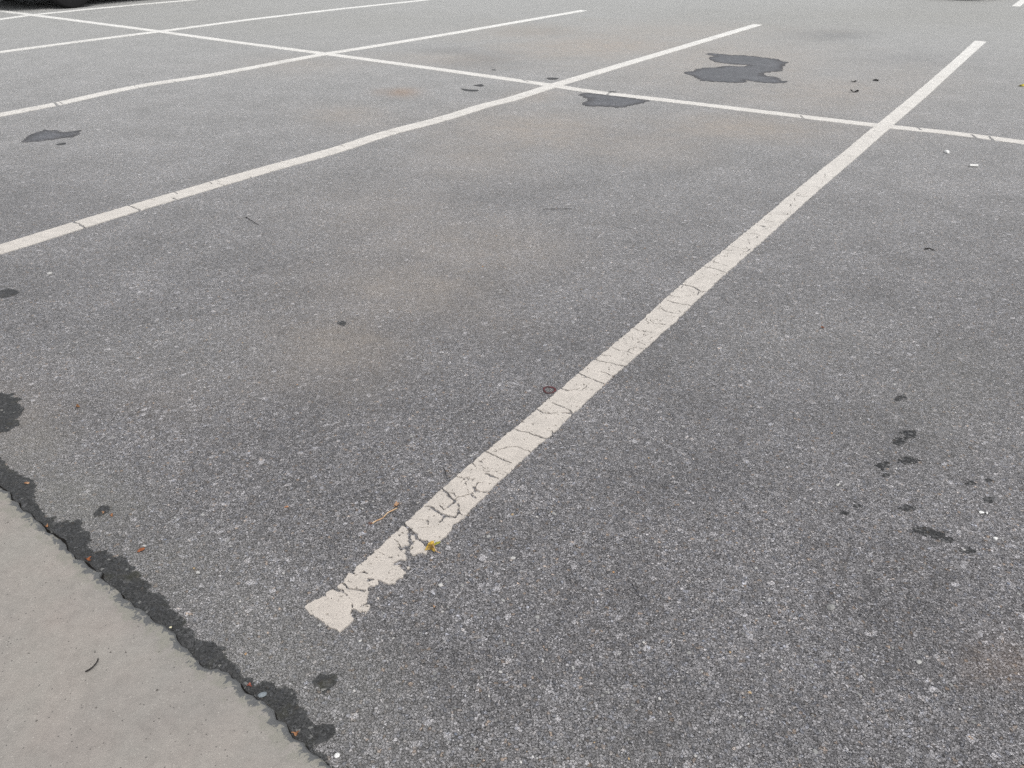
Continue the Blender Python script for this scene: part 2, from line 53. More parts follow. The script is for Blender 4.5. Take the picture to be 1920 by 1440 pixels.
def to_xy(uv):
    uv = np.asarray(uv, float)
    return ORG + uv[..., :1] * DU + uv[..., 1:2] * DV


# ------------------------------------------------------------------ noise
def hash2(ix, iy, seed):
    h = (ix.astype(np.int64) * 374761393 + iy.astype(np.int64) * 668265263 + seed * 1442695041) & 0xFFFFFFFF
    h = ((h ^ (h >> 13)) * 1274126177) & 0xFFFFFFFF
    return ((h ^ (h >> 16)) & 0xFFFF) / 65535.0


def vnoise(x, y, seed=0):
    ix, iy = np.floor(x), np.floor(y)
    fx, fy = x - ix, y - iy
    fx = fx * fx * (3 - 2 * fx); fy = fy * fy * (3 - 2 * fy)
    a = hash2(ix, iy, seed); b = hash2(ix + 1, iy, seed)
    c = hash2(ix, iy + 1, seed); d = hash2(ix + 1, iy + 1, seed)
    return (a * (1 - fx) + b * fx) * (1 - fy) + (c * (1 - fx) + d * fx) * fy - 0.5


def fbm(x, y, freq, octaves=3, seed=0):
    t = 0; amp = 1.0
    for k in range(octaves):
        t = t + amp * vnoise(x * freq, y * freq, seed + 17 * k)
        freq *= 2.1; amp *= 0.55
    return t


# ------------------------------------------------------------------ distance fields
def seg_dist(px, py, a, b):
    ax, ay = a; dx, dy = b[0] - ax, b[1] - ay
    L = dx * dx + dy * dy + 1e-12
    t = np.clip(((px - ax) * dx + (py - ay) * dy) / L, 0, 1)
    return np.hypot(px - ax - t * dx, py - ay - t * dy)


def poly_sdf(px, py, poly):
    """positive inside"""
    d = np.full(px.shape, 1e9); inside = np.zeros(px.shape, bool)
    n = len(poly)
    for i in range(n):
        a, b = poly[i], poly[(i + 1) % n]
        d = np.minimum(d, seg_dist(px, py, a, b))
        c = ((a[1] > py) != (b[1] > py))
        with np.errstate(divide='ignore', invalid='ignore'):
            xi = (b[0] - a[0]) * (py - a[1]) / ((b[1] - a[1]) if abs(b[1] - a[1]) > 1e-12 else 1e-12) + a[0]
        inside ^= c & (px < xi)
    return np.where(inside, d, -d)


def contour_sheet(A, B, F, z, depth, name, mat, wet=False):
    """Marching squares: a thin slab of paint or water wherever F > 0.  A, B are world x and y of the grid points."""
    ni, nj = F.shape
    verts = []; faces = []; cache = {}; walls = []
    pos = F > 0

    def point(i, j):
        k = (0, i, j)
        if k not in cache:
            cache[k] = len(verts); verts.append((A[i, j], B[i, j], z))
        return cache[k]

    def cross(i, j, i2, j2):
        if (i2, j2) < (i, j): i, j, i2, j2 = i2, j2, i, j
        k = (1, i, j, i2, j2)
        if k not in cache:
            t = F[i, j] / (F[i, j] - F[i2, j2])
            t = min(max(t, .02), .98)
            cache[k] = len(verts)
            verts.append((A[i, j] + t * (A[i2, j2] - A[i, j]), B[i, j] + t * (B[i2, j2] - B[i, j]), z))
        return cache[k]
    cnt = pos[:-1, :-1].astype(int) + pos[1:, :-1] + pos[1:, 1:] + pos[:-1, 1:]
    for i, j in np.argwhere(cnt > 0):
        cs = ((i, j), (i + 1, j), (i + 1, j + 1), (i, j + 1))
        f = []; kinds = []
        for k in range(4):
            c, d = cs[k], cs[(k + 1) % 4]
            if pos[c]: f.append(point(*c)); kinds.append(0)
            if pos[c] != pos[d]: f.append(cross(*c, *d)); kinds.append(1)
        faces.append(f)
        if cnt[i, j] < 4 and depth:
            for k in range(len(f)):
                if kinds[k] and kinds[(k + 1) % len(f)]: walls.append((f[k], f[(k + 1) % len(f)]))
    if depth:
        low = {}
        for a, b in walls:
            for q in (a, b):
                if q not in low:
                    low[q] = len(verts); verts.append((verts[q][0], verts[q][1], z - depth))
            faces.append([b, a, low[a], low[b]])
    # keep every face's normal up
    if faces:
        f0 = next(f for f in faces if len(f) >= 3)
        p, q, r = (np.array(verts[k]) for k in f0[:3])
        if np.cross(q - p, r - p)[2] < 0: faces = [f[::-1] for f in faces]
    o = mesh_obj(name, verts, faces, mat)
    if wet:
        val = [0.0] * len(verts)
        for k, q in cache.items():
            if k[0] == 0: val[q] = float(F[k[1], k[2]])
        o.data.attributes.new('depth', 'FLOAT', 'POINT').data.foreach_set('value', val)
    return o


def mesh_obj(name, verts, faces, mat, parent=None, smooth=False):
    me = bpy.data.meshes.new(name)
    me.from_pydata([tuple(map(float, v)) for v in verts], [], [tuple(int(i) for i in f) for f in faces])
    me.update()
    if smooth: me.polygons.foreach_set('use_smooth', [True] * len(me.polygons))
    o = bpy.data.objects.new(name, me)
    col.objects.link(o)
    if mat is not None: me.materials.append(mat)
    if parent is not None: o.parent = parent
    return o


def bm_obj(name, bm, mat, parent=None, smooth=False):
    me = bpy.data.meshes.new(name); bm.to_mesh(me); bm.free()
    if smooth: me.polygons.foreach_set('use_smooth', [True] * len(me.polygons))
    me.materials.append(mat)
    o = bpy.data.objects.new(name, me); col.objects.link(o)
    if parent is not None: o.parent = parent
    return o


def tag(o, label, cat, group=None):
    o['label'] = label; o['category'] = cat
    if group: o['group'] = group
    return o


def setting(o):
    o['kind'] = 'structure'
    return o


# ------------------------------------------------------------------ materials
class Nodes:
    def __init__(self, name):
        self.m = bpy.data.materials.new(name); self.m.use_nodes = True
        self.t = self.m.node_tree; self.t.nodes.clear()
        self.out = self.t.nodes.new('ShaderNodeOutputMaterial')
        self.b = self.t.nodes.new('ShaderNodeBsdfPrincipled')
        self.t.links.new(self.b.outputs[0], self.out.inputs[0])
        self.pos = self.t.nodes.new('ShaderNodeNewGeometry').outputs['Position']

    def put(self, sock, v):
        if hasattr(v, 'node'): self.t.links.new(v, sock)
        elif isinstance(v, (tuple, list)) and len(v) == 3 and sock.type == 'RGBA': sock.default_value = (*v, 1)
        else: sock.default_value = v

    def math(self, op, a, b=0.0, c=None, clamp=False):
        n = self.t.nodes.new('ShaderNodeMath'); n.operation = op; n.use_clamp = clamp
        self.put(n.inputs[0], a); self.put(n.inputs[1], b)
        if c is not None: self.put(n.inputs[2], c)
        return n.outputs[0]

    def mix(self, f, a, b, mode='MIX'):
        n = self.t.nodes.new('ShaderNodeMix'); n.data_type = 'RGBA'; n.blend_type = mode
        self.put(n.inputs[0], f); self.put(n.inputs[6], a); self.put(n.inputs[7], b)
        return n.outputs[2]

    def noise(self, scale, detail=2.0, rough=.5, vec=None, out=0):
        n = self.t.nodes.new('ShaderNodeTexNoise'); n.noise_dimensions = '3D'
        n.inputs['Scale'].default_value = scale; n.inputs['Detail'].default_value = detail
        n.inputs['Roughness'].default_value = rough
        self.put(n.inputs['Vector'], vec or self.pos)
        return n.outputs[out]

    def voro(self, scale, feature='F1', vec=None, rand=1.0):
        n = self.t.nodes.new('ShaderNodeTexVoronoi'); n.voronoi_dimensions = '2D'; n.feature = feature
        n.inputs['Scale'].default_value = scale; n.inputs['Randomness'].default_value = rand
        self.put(n.inputs['Vector'], vec or self.pos)
        return n

    def sep(self, c, k=0):
        n = self.t.nodes.new('ShaderNodeSeparateColor'); self.put(n.inputs[0], c)
        return n.outputs[k]

    def ramp(self, f, stops, interp='LINEAR'):
        n = self.t.nodes.new('ShaderNodeValToRGB'); r = n.color_ramp; r.interpolation = interp
        while len(r.elements) < len(stops): r.elements.new(.5)
        for e, (p_, c) in zip(r.elements, stops):
            e.position = p_
            e.color = (c, c, c, 1) if not isinstance(c, (tuple, list)) else (*c, 1)
        self.put(n.inputs[0], f)
        return n.outputs[0]

    def attr(self, name):
        n = self.t.nodes.new('ShaderNodeAttribute'); n.attribute_name = name
        return n

    def bump(self, h, strength, dist, normal=None):
        n = self.t.nodes.new('ShaderNodeBump')
        n.inputs['Strength'].default_value = strength; n.inputs['Distance'].default_value = dist
        self.put(n.inputs['Height'], h)
        if normal is not None: self.put(n.inputs['Normal'], normal)
        return n.outputs[0]

    def warp(self, scale, amount):
        n = self.noise(scale, 1.0, .5, out=1)
        v = self.t.nodes.new('ShaderNodeVectorMath'); v.operation = 'MULTIPLY_ADD'
        self.put(v.inputs[0], n); v.inputs[1].default_value = (amount, amount, 0)
        self.put(v.inputs[2], self.pos)
        return v.outputs[0]

    def y(self):
        n = self.t.nodes.new('ShaderNodeSeparateXYZ'); self.put(n.inputs[0], self.pos)
        return n.outputs[1]


def asphalt_material(name, wet=None):
    """Worn asphalt: dark binder with crushed stone of several sizes.  wet: None dry, 'film' standing water, 'damp', 'oil'."""
    N = Nodes(name)
    w = N.warp(210, .0062)
    v1 = N.voro(172, vec=w); v2 = N.voro(340, vec=w); v3 = N.voro(92, vec=w)
    r1 = N.sep(v1.outputs['Color'], 0); r2 = N.sep(v2.outputs['Color'], 1); r3 = N.sep(v3.outputs['Color'], 0)
    g1 = N.ramp(r1, [(0, .040), (.22, .066), (.5, .092), (.74, .122), (.90, .165), (.97, .19), (1, .27)])
    g2 = N.ramp(r2, [(0, .034), (.3, .068), (.6, .108), (.8, .145), (.94, .185), (1, .28)])
    g3 = N.ramp(r3, [(0, .06), (.6, .10), (.85, .15), (1, .26)])
    big = N.math('MULTIPLY', N.math('GREATER_THAN', N.sep(v3.outputs['Color'], 1), .885), .9)
    pick = N.noise(240, 1, .5)
    g = N.mix(N.ramp(pick, [(.42, 0), (.58, 1)]), g1, g2)
    g = N.mix(big, g, g3)
    # dark binder in the gaps between stones
    e1 = N.voro(172, 'DISTANCE_TO_EDGE', vec=w).outputs['Distance']
    gap = N.ramp(e1, [(0, 0), (.085, 1)])
    g = N.mix(N.math('MULTIPLY', N.math('SUBTRACT', 1.0, gap), N.ramp(N.noise(95, 2, .5), [(.40, .0), (.62, .6)])), g, (.03, .03, .032))
    pit = N.ramp(N.noise(235, 3, .62), [(.37, .18), (.45, 1)])
    g = N.mix(1.0, g, pit, 'MULTIPLY')
    # hue of the single stones: mostly neutral, some blue-grey, some tan
    hue = N.ramp(N.sep(v1.outputs['Color'], 2), [(0, (.93, .98, 1.07)), (.12, (.99, 1.0, 1.01)), (.90, (1.0, 1.0, 1.0)), (.975, (1.05, 1.0, .94)), (1, (1.20, .98, .78))])
    g = N.mix(1.0, g, hue, 'MULTIPLY')
    # slow mottling, so the far surface does not go flat
    m = N.ramp(N.noise(38, 4, .7), [(.25, .88), (.5, 1.0), (.75, 1.10)])
    g = N.mix(1.0, g, m, 'MULTIPLY')
    m2 = N.ramp(N.noise(3.1, 5, .62), [(.28, .80), (.5, 1.0), (.72, 1.20)])
    g = N.mix(1.0, g, m2, 'MULTIPLY')
    g = N.mix(1.0, g, (2.98, 2.89, 2.94), 'MULTIPLY')
    m3 = N.ramp(N.noise(.55, 3, .6), [(.3, .90), (.5, 1.0), (.7, 1.08)])
    g = N.mix(1.0, g, m3, 'MULTIPLY')
    h = N.math('ADD', N.math('MULTIPLY', r1, .55), N.math('MULTIPLY', gap, .55))
    h = N.math('ADD', h, N.math('MULTIPLY', r2, .35))
    h = N.math('ADD', h, N.math('MULTIPLY', N.noise(600, 2, .6), .5))
    if wet is None:
        tint = N.attr('tint').outputs['Color']
        dust = N.math('MULTIPLY', N.sep(tint, 0), N.ramp(N.noise(9, 4, .65), [(.3, .45), (.65, 1.1)]), clamp=True)
        fines = N.math('MULTIPLY', N.sep(tint, 1), N.ramp(N.noise(120, 3, .7), [(.35, .45), (.55, 1.0)]), clamp=True)
        dark = N.sep(tint, 2)
        rust = N.attr('rust').outputs['Fac']
        # paler farther off: grazing sky sheen painted into the colour, together with dust
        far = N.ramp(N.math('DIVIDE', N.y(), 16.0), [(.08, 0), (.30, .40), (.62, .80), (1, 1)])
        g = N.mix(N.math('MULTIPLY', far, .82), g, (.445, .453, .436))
        g = N.mix(N.math('MULTIPLY', dark, .55), g, (.11, .111, .117))
        g = N.mix(N.math('MULTIPLY', dust, .85), g, (.405, .362, .318))
        g = N.mix(N.math('MULTIPLY', fines, .66), g, (.32, .317, .290))
        g = N.mix(N.math('MULTIPLY', rust, .5), g, (.36, .235, .15))
        N.put(N.b.inputs['Base Color'], g)
        N.b.inputs['Roughness'].default_value = .78
        N.b.inputs['Specular IOR Level'].default_value = .35
        bn = N.bump(h, 1.0, .0055)
        N.put(bn.node.inputs['Strength'], N.ramp(N.math('DIVIDE', N.y(), 16.0), [(.08, 1.0), (.2, .75), (.5, .30)]))
        N.put(N.b.inputs['Normal'], bn)
    else:
        k, rough, spec, bs = {'film': (.40, .22, .5, .2), 'damp': (.215, .5, .4, .5), 'stain': (.33, .6, .3, .5), 'oil': (.21, .5, .4, .8)}[wet]
        g = N.mix({'oil': .1, 'film': .12}.get(wet, .35), g, (.19, .192, .196) if wet != 'damp' else (.18, .182, .172))
        if wet == 'damp':
            moss = N.ramp(N.noise(16, 3, .6), [(.58, 0), (.72, .45)])
            g = N.mix(moss, g, (.23, .22, .13))
        g = N.mix(1.0, g, (k * .97, k, k * (1.07 if wet == 'film' else 1.0)), 'MULTIPLY')
        if wet == 'film':
            g = N.mix(1.0, g, N.ramp(N.noise(11, 4, .6), [(.3, .78), (.7, 1.25)]), 'MULTIPLY')
        if wet == 'oil':
            keep = N.math('GREATER_THAN', N.math('ADD', r1, N.math('MULTIPLY', N.noise(60, 3, .6), .5)), .98)
            g = N.mix(N.math('MULTIPLY', keep, .9), g, (.15, .15, .15))
        if wet in ('damp', 'film'):
            spk = N.math('GREATER_THAN', N.sep(v1.outputs['Color'], 1), .988)
            g = N.mix(N.math('MULTIPLY', spk, .5), g, (.30, .30, .285))
        if wet != 'oil':
            core = N.ramp(N.math('DIVIDE', N.attr('depth').outputs['Fac'], .07 if wet == 'film' else .006), [(0, 0), (1, 1)])
            rim = N.mix(1.0, g, (.86, .84, .79) if wet == 'film' else (1.5, 1.5, 1.47), 'MULTIPLY')
            g = N.mix(core, rim, g)
            if wet == 'film': rough = N.math('SUBTRACT', .58, N.math('MULTIPLY', core, .33))
        N.put(N.b.inputs['Base Color'], g)
        N.put(N.b.inputs['Roughness'], rough)
        N.b.inputs['Specular IOR Level'].default_value = spec
        N.put(N.b.inputs['Normal'], N.bump(h, bs, .003))
    return N.m


def paint_material():
    N = Nodes('road_paint')
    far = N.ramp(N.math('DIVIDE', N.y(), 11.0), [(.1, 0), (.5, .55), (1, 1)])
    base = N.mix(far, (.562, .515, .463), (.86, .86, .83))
    mott = N.ramp(N.noise(24, 5, .65), [(.3, .88), (.5, 1), (.7, 1.06)])
    base = N.mix(1.0, base, mott, 'MULTIPLY')
    fine = N.ramp(N.noise(420, 3, .7), [(.25, .88), (.5, 1.0), (.75, 1.06)])
    base = N.mix(1.0, base, fine, 'MULTIPLY')
    v = N.voro(230)
    pore = N.math('MULTIPLY', N.math('LESS_THAN', v.outputs['Distance'], .30), N.math('GREATER_THAN', N.sep(v.outputs['Color'], 0), .94))
    base = N.mix(N.math('MULTIPLY', pore, .55), base, (.22, .20, .18))
    scuff = N.ramp(N.noise(7, 4, .6), [(.5, 0), (.75, .35)])
    base = N.mix(scuff, base, (.50, .475, .44))
    worn = N.math('MULTIPLY', N.ramp(N.noise(6.5, 4, .65), [(.48, 0), (.66, 1)]), N.ramp(N.noise(210, 3, .65), [(.52, 0), (.60, 1)]))
    base = N.mix(N.math('MULTIPLY', worn, .55), base, (.30, .28, .255))
    N.put(N.b.inputs['Base Color'], base)
    N.b.inputs['Roughness'].default_value = .7
    N.b.inputs['Specular IOR Level'].default_value = .3
    h = N.math('ADD', N.noise(170, 3, .6), N.math('MULTIPLY', N.noise(600, 2, .6), .4))
    N.put(N.b.inputs['Normal'], N.bump(h, .45, .004))
    return N.m


def concrete_material():
    N = Nodes('old_concrete')
    edge = N.attr('edge').outputs['Fac']             # metres from the broken rim
    c = N.mix(N.ramp(N.noise(5, 5, .6), [(.36, 0), (.64, 1)]), (.324, .293, .267), (.322, .305, .278))
    c = N.mix(N.ramp(N.noise(2.2, 3, .5), [(.42, 0), (.62, .6)]), c, (.255, .250, .238))
    c = N.mix(1.0, c, N.ramp(N.noise(45, 4, .7), [(.25, .86), (.5, 1), (.75, 1.12)]), 'MULTIPLY')
    c = N.mix(1.0, c, N.ramp(N.noise(480, 3, .75), [(.25, .89), (.5, 1), (.75, 1.09)]), 'MULTIPLY')
    v = N.voro(300)
    spk = N.math('MULTIPLY', N.math('LESS_THAN', v.outputs['Distance'], .38), N.math('GREATER_THAN', N.sep(v.outputs['Color'], 0), .986))
    c = N.mix(N.math('MULTIPLY', spk, .7), c, (.46, .44, .40))
    spk2 = N.math('MULTIPLY', N.math('LESS_THAN', v.outputs['Distance'], .42), N.math('LESS_THAN', N.sep(v.outputs['Color'], 0), .008))
    c = N.mix(N.math('MULTIPLY', spk2, .8), c, (.10, .095, .09))
    v4 = N.voro(34)
    bit = N.math('MULTIPLY', N.math('LESS_THAN', v4.outputs['Distance'], N.math('MULTIPLY', N.sep(v4.outputs['Color'], 1), .09)), N.math('GREATER_THAN', N.sep(v4.outputs['Color'], 0), .885))
    c = N.mix(N.math('MULTIPLY', bit, .8), c, (.085, .078, .07))
    # chipped rim: exposed grey mortar and blue-grey stone
    n = N.noise(34, 4, .65)
    rim = N.math('SUBTRACT', n, N.math('MULTIPLY', edge, 9.0))
    c = N.mix(N.ramp(rim, [(.22, 0), (.38, .8)]), c, (.262, .256, .222))
    chip = N.math('SUBTRACT', N.noise(62, 4, .7, vec=N.warp(60, .03)), N.math('MULTIPLY', edge, 11.0))
    c = N.mix(N.ramp(chip, [(.375, 0), (.40, .9)]), c, (.115, .12, .125))
    N.put(N.b.inputs['Base Color'], c)
    N.b.inputs['Roughness'].default_value = .85
    N.b.inputs['Specular IOR Level'].default_value = .25
    h = N.math('ADD', N.noise(160, 4, .7), N.math('MULTIPLY', N.noise(700, 2, .6), .35))
    h = N.math('SUBTRACT', h, N.math('MULTIPLY', bit, 1.0))
    N.put(N.b.inputs['Normal'], N.bump(h, .45, .0025))
    return N.m


def simple(name, c, rough=.6, spec=.4, var=.25, scale=90, metal=0.0, bump=.2, coat=0.0, c2=None):
    N = Nodes(name)
    f = N.ramp(N.noise(scale, 4, .6), [(.3, 1 - var), (.7, 1 + var)])
    base = N.mix(1.0, c, f, 'MULTIPLY')
    if c2: base = N.mix(N.ramp(N.noise(scale * .6, 3, .6), [(.42, 0), (.6, 1)]), base, c2)
    N.put(N.b.inputs['Base Color'], base)
    N.b.inputs['Roughness'].default_value = rough
    N.b.inputs['Specular IOR Level'].default_value = spec
    N.b.inputs['Metallic'].default_value = metal
    N.b.inputs['Coat Weight'].default_value = coat
    if bump: N.put(N.b.inputs['Normal'], N.bump(N.noise(scale * 3, 3, .6), bump, .002))
    return N.m


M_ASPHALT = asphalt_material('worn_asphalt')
M_WET = {k: asphalt_material(k + '_asphalt', k) for k in ('film', 'damp', 'stain', 'oil')}
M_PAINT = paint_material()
M_CONC = concrete_material()
M_SEAM = simple('joint_shade_black', (.014, .013, .012), .95, .1, .5, 60, bump=.6)  # shade inside the open slab joint, put in as a near-black colour
MC = {
    'orange': simple('orange_leaf', (.33, .15, .065), .6, c2=(.40, .25, .15)), 'rust': simple('rust_leaf', (.30, .10, .035), .6, c2=(.16, .06, .03)),
    'red': simple('red_leaf', (.30, .085, .055), .6, c2=(.20, .07, .05)), 'brown': simple('brown_leaf', (.12, .06, .03), .7, c2=(.30, .14, .05)),
    'yellow': simple('yellow_leaf', (.55, .46, .08), .6), 'black': simple('black_scrap', (.012, .012, .012), .7),
    'stalk': simple('tan_stalk', (.50, .31, .17), .55, c2=(.60, .44, .28)), 'dark': simple('dark_twig', (.018, .015, .014), .7),
    'bright': simple('bright_chip', (.78, .78, .76), .6, var=.06), 'white': simple('white_chip', (.47, .465, .45), .7, var=.12), 'cream': simple('cream_pebble', (.66, .61, .42), .6), 'tan': simple('tan_pebble', (.42, .27, .14), .7),
    'blue': simple('blue_stone', (.21, .24, .26), .7), 'grey': simple('grey_stone', (.30, .30, .29), .8),
}

# ------------------------------------------------------------------ ground
def axis(lo, hi, step, far):
    a = list(np.arange(lo, hi + step / 2, step))
    s = step
    left = []; x = lo
    while x > -far:
        s *= 1.5; x -= s; left.append(x)
    right = []; x = hi; s = step
    while x < far:
        s *= 1.5; x += s; right.append(x)
    return np.array(left[::-1] + a + right)


def ellipse_sum(X, Y, items):
    t = np.zeros_like(X)
    for cx, cy, ax, ay, bx, by, st in items:
        det = ax * by - ay * bx
        if abs(det) < 1e-9: continue
        dx, dy = X - cx, Y - cy
        a = (dx * by - dy * bx) / det; b = (ax * dy - ay * dx) / det
        wob = 1 + .5 * fbm(X, Y, 2.2, 3, 5)
        t = np.maximum(t, st * np.exp(-.95 * (a * a + b * b) * wob * wob))
    return t


gx = axis(-9, 10, .07, 400); gy = axis(-1.5, 16, .07, 400)
GX, GY = np.meshgrid(gx, gy, indexing='ij')
n_i, n_j = GX.shape
idx = np.arange(n_i * n_j).reshape(n_i, n_j)
quads = np.stack([idx[:-1, :-1], idx[1:, :-1], idx[1:, 1:], idx[:-1, 1:]], -1).reshape(-1, 4)
me = bpy.data.meshes.new('ground')
me.vertices.add(n_i * n_j)
me.vertices.foreach_set('co', np.stack([GX, GY, np.zeros_like(GX)], -1).astype(np.float32).ravel())
me.loops.add(quads.size); me.loops.foreach_set('vertex_index', quads.ravel().astype(np.int32))
me.polygons.add(len(quads)); me.polygons.foreach_set('loop_start', (np.arange(len(quads)) * 4).astype(np.int32))
me.update(calc_edges=True)
dust = ellipse_sum(GX, GY, DATA['DUST']); fines = ellipse_sum(GX, GY, DATA['FINES'])
dark = ellipse_sum(GX, GY, DATA['DARK']); rust = ellipse_sum(GX, GY, DATA['RUST'])
# fines washed down along the slab
u_, v_ = (GX - ORG[0]) * DU[0] + (GY - ORG[1]) * DU[1], (GX - ORG[0]) * DV[0] + (GY - ORG[1]) * DV[1]
fines = np.maximum(fines, .55 * np.exp(-np.clip(v_ + 5.05, 0, 9) / .13) * (.7 + fbm(GX, GY, 4, 3, 9)))
at = me.color_attributes.new('tint', 'FLOAT_COLOR', 'POINT')
at.data.foreach_set('color', np.stack([dust, np.clip(fines, 0, 1), dark, np.ones_like(dust)], -1).astype(np.float32).ravel())
at = me.attributes.new('rust', 'FLOAT', 'POINT'); at.data.foreach_set('value', rust.astype(np.float32).ravel())
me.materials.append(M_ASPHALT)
ground = bpy.data.objects.new('ground', me); col.objects.link(ground); setting(ground)

# ------------------------------------------------------------------ concrete slab with a broken edge
edge = np.array(DATA['EDGE'])
def resample(p, step):
    p = np.asarray(p, float); d = np.r_[0, np.cumsum(np.hypot(*np.diff(p, axis=0).T))]
    t = np.arange(0, d[-1], step)
    return np.stack([np.interp(t, d, p[:, 0]), np.interp(t, d, p[:, 1])], -1)


def wander(a, b, step, amp, seed):
    n = max(2, int(np.hypot(*(np.array(b) - a)) / step)); t = np.linspace(0, 1, n)[:, None]
    p = np.array(a) * (1 - t) + np.array(b) * t
    fade = np.clip(np.minimum(t, 1 - t)[:, 0] * 8, 0, 1)
    off = amp * fbm(p[:, 0] * 1.0, p[:, 1], 9, 4, seed) * fade
    return p + off[:, None] * DV


e_up = edge[0] + DU * 8.0; e_dn = edge[-1] - DU * 5.0
mid = resample(edge, .0035)
s = np.arange(len(mid)) * .0035
gate = np.clip(.5 + 1.6 * fbm(s, s * 0 + 3.1, 11, 2, 23), .15, 1)
mid = mid + (.0048 * gate * fbm(s, s * 0 + .3, 58, 5, 21))[:, None] * DV + (.003 * gate * fbm(s, s * 0 + 7.3, 58, 4, 22))[:, None] * DU
full = np.vstack([wander(e_up, mid[0], .012, .035, 3)[:-1], mid, wander(mid[-1], e_dn, .008, .035, 4)[1:]])
def smooth_line(p, k):
    w = np.ones(k) / k
    q = np.vstack([np.repeat(p[:1], k, 0), p, np.repeat(p[-1:], k, 0)])
    return np.stack([np.convolve(q[:, 0], w, 'same'), np.convolve(q[:, 1], w, 'same')], -1)[k:-k]


SZ = DATA['SLAB_Z']
sm1, sm2, sm3 = smooth_line(full, 5), smooth_line(full, 25), smooth_line(full, 121)
rows = [(full, 0.0, -.012, 0), (full, 0.0, SZ - .0045, 0), (sm1, .0035, SZ - .001, .0035), (sm1, .009, SZ, .009), (sm2, .022, SZ, .022), (sm2, .045, SZ, .045),
        (sm3, .09, SZ, .09), (sm3, .18, SZ, .18), (sm3, .5, SZ, .5), (sm3, 1.2, SZ, 1.0), (sm3, 6.0, SZ, 1.0)]
verts = []; ed = []
for p_, off, z, e in rows:
    q = p_ - off * DV
    zz = np.full(len(q), z)
    if 0 < off < .03: zz = zz - .0035 * np.clip(fbm(q[:, 0], q[:, 1], 40, 3, 8) + .1, 0, 1) * (1 - off / .03)
    verts += [(a, b, c) for (a, b), c in zip(q, zz)]; ed += [e] * len(q)
n = len(full)
faces = [(r * n + i, r * n + i + 1, (r + 1) * n + i + 1, (r + 1) * n + i) for r in range(len(rows) - 1) for i in range(n - 1)]
f0 = [np.array(verts[k]) for k in faces[n * 6][:3]]
if np.cross(f0[1] - f0[0], f0[2] - f0[0])[2] < 0: faces = [f[::-1] for f in faces]
slab = mesh_obj('pavement', verts, faces, M_CONC)
at = slab.data.attributes.new('edge', 'FLOAT', 'POINT'); at.data.foreach_set('value', ed)
setting(slab)

# black strip painting in the shade of the gap between slab and asphalt
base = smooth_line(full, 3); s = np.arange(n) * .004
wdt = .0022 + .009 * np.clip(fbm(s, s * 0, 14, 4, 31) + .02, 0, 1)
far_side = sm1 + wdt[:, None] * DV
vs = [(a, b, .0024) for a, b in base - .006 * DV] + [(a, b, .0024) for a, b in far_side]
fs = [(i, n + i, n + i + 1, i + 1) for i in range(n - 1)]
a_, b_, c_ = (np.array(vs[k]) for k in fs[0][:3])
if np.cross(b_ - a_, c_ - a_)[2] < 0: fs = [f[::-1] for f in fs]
tag(mesh_obj('joint_shade', vs, fs, M_SEAM), 'thin black strip painted as the shaded joint following the broken rim of the concrete slab', 'joint')

# damp strip along the joint
dp = np.array(DATA['DAMP'])
poly = np.vstack([dp[:1] + DU * 1.5 + DV * .02, dp, dp[-1:] - DU * .35, dp[-1:] - DU * .35 - DV * .10, full[::8][(to_uv(full[::8])[:, 0] < to_uv(dp[:1])[0, 0] + 1.5) & (to_uv(full[::8])[:, 0] > to_uv(dp[-1:])[0, 0] - .35)][::-1] - DV * .01])
step = .0035
lo, hi = dp.min(0) - .05, dp.max(0) + .05
A, B = np.meshgrid(np.arange(lo[0], hi[0], step), np.arange(lo[1], hi[1], step), indexing='ij')
F = poly_sdf(A, B, poly) + .011 * fbm(A, B, 95, 4, 41) + .022 * np.minimum(fbm(A, B, 13, 2, 43) + .05, .12)
uvg = to_uv(np.stack([A, B], -1))
F = np.minimum(F, .02 + 0 * F)
dry = np.full(A.shape, 1.0)
for cx, cy, r in ((-.752, 1.262, .012), (-.69, 1.235, .006)):
    dry = np.minimum(dry, np.hypot((A - cx), (B - cy) * 1.0) - r + .012 * fbm(A, B, 60, 3, 77))
F = np.minimum(F, dry)
tag(contour_sheet(A, B, F, .0012, 0, 'damp_strip', M_WET['damp'], wet=True), 'long dark damp strip with ragged edge along the joint of the concrete slab', 'damp patch')

# ------------------------------------------------------------------ bay lines
HALF = .0525
def crack_cut(A, B, F, cracks, seed, scale=1.0):
    for wmm, pl in cracks:
        pl = np.array(pl)
        lo, hi = pl.min(0) - .03, pl.max(0) + .03
        m = (A > lo[0]) & (A < hi[0]) & (B > lo[1]) & (B < hi[1])
        if not m.any(): continue
        x = A[m] + .0045 * fbm(A[m], B[m], 90, 3, seed + 3); y = B[m] + .0045 * fbm(A[m], B[m], 90, 3, seed + 4)
        d = np.full(x.shape, 9.)
        for a, b in zip(pl[:-1], pl[1:]): d = np.minimum(d, seg_dist(x, y, a, b))
        wid = scale * float(np.clip(np.hypot(*pl.mean(0)) / 2.1, 1, 2.6)) * wmm * .00062 * (1 + .85 * fbm(A[m], B[m], 60, 2, seed))
        F[m] = np.minimum(F[m], d - wid)
    return F


def join_meshes(objs, name):
    bm = bmesh.new()
    for o in objs:
        bm.from_mesh(o.data)
    for o in objs:
        m_ = o.data; bpy.data.objects.remove(o); bpy.data.meshes.remove(m_)
    return bm_obj(name, bm, M_PAINT)


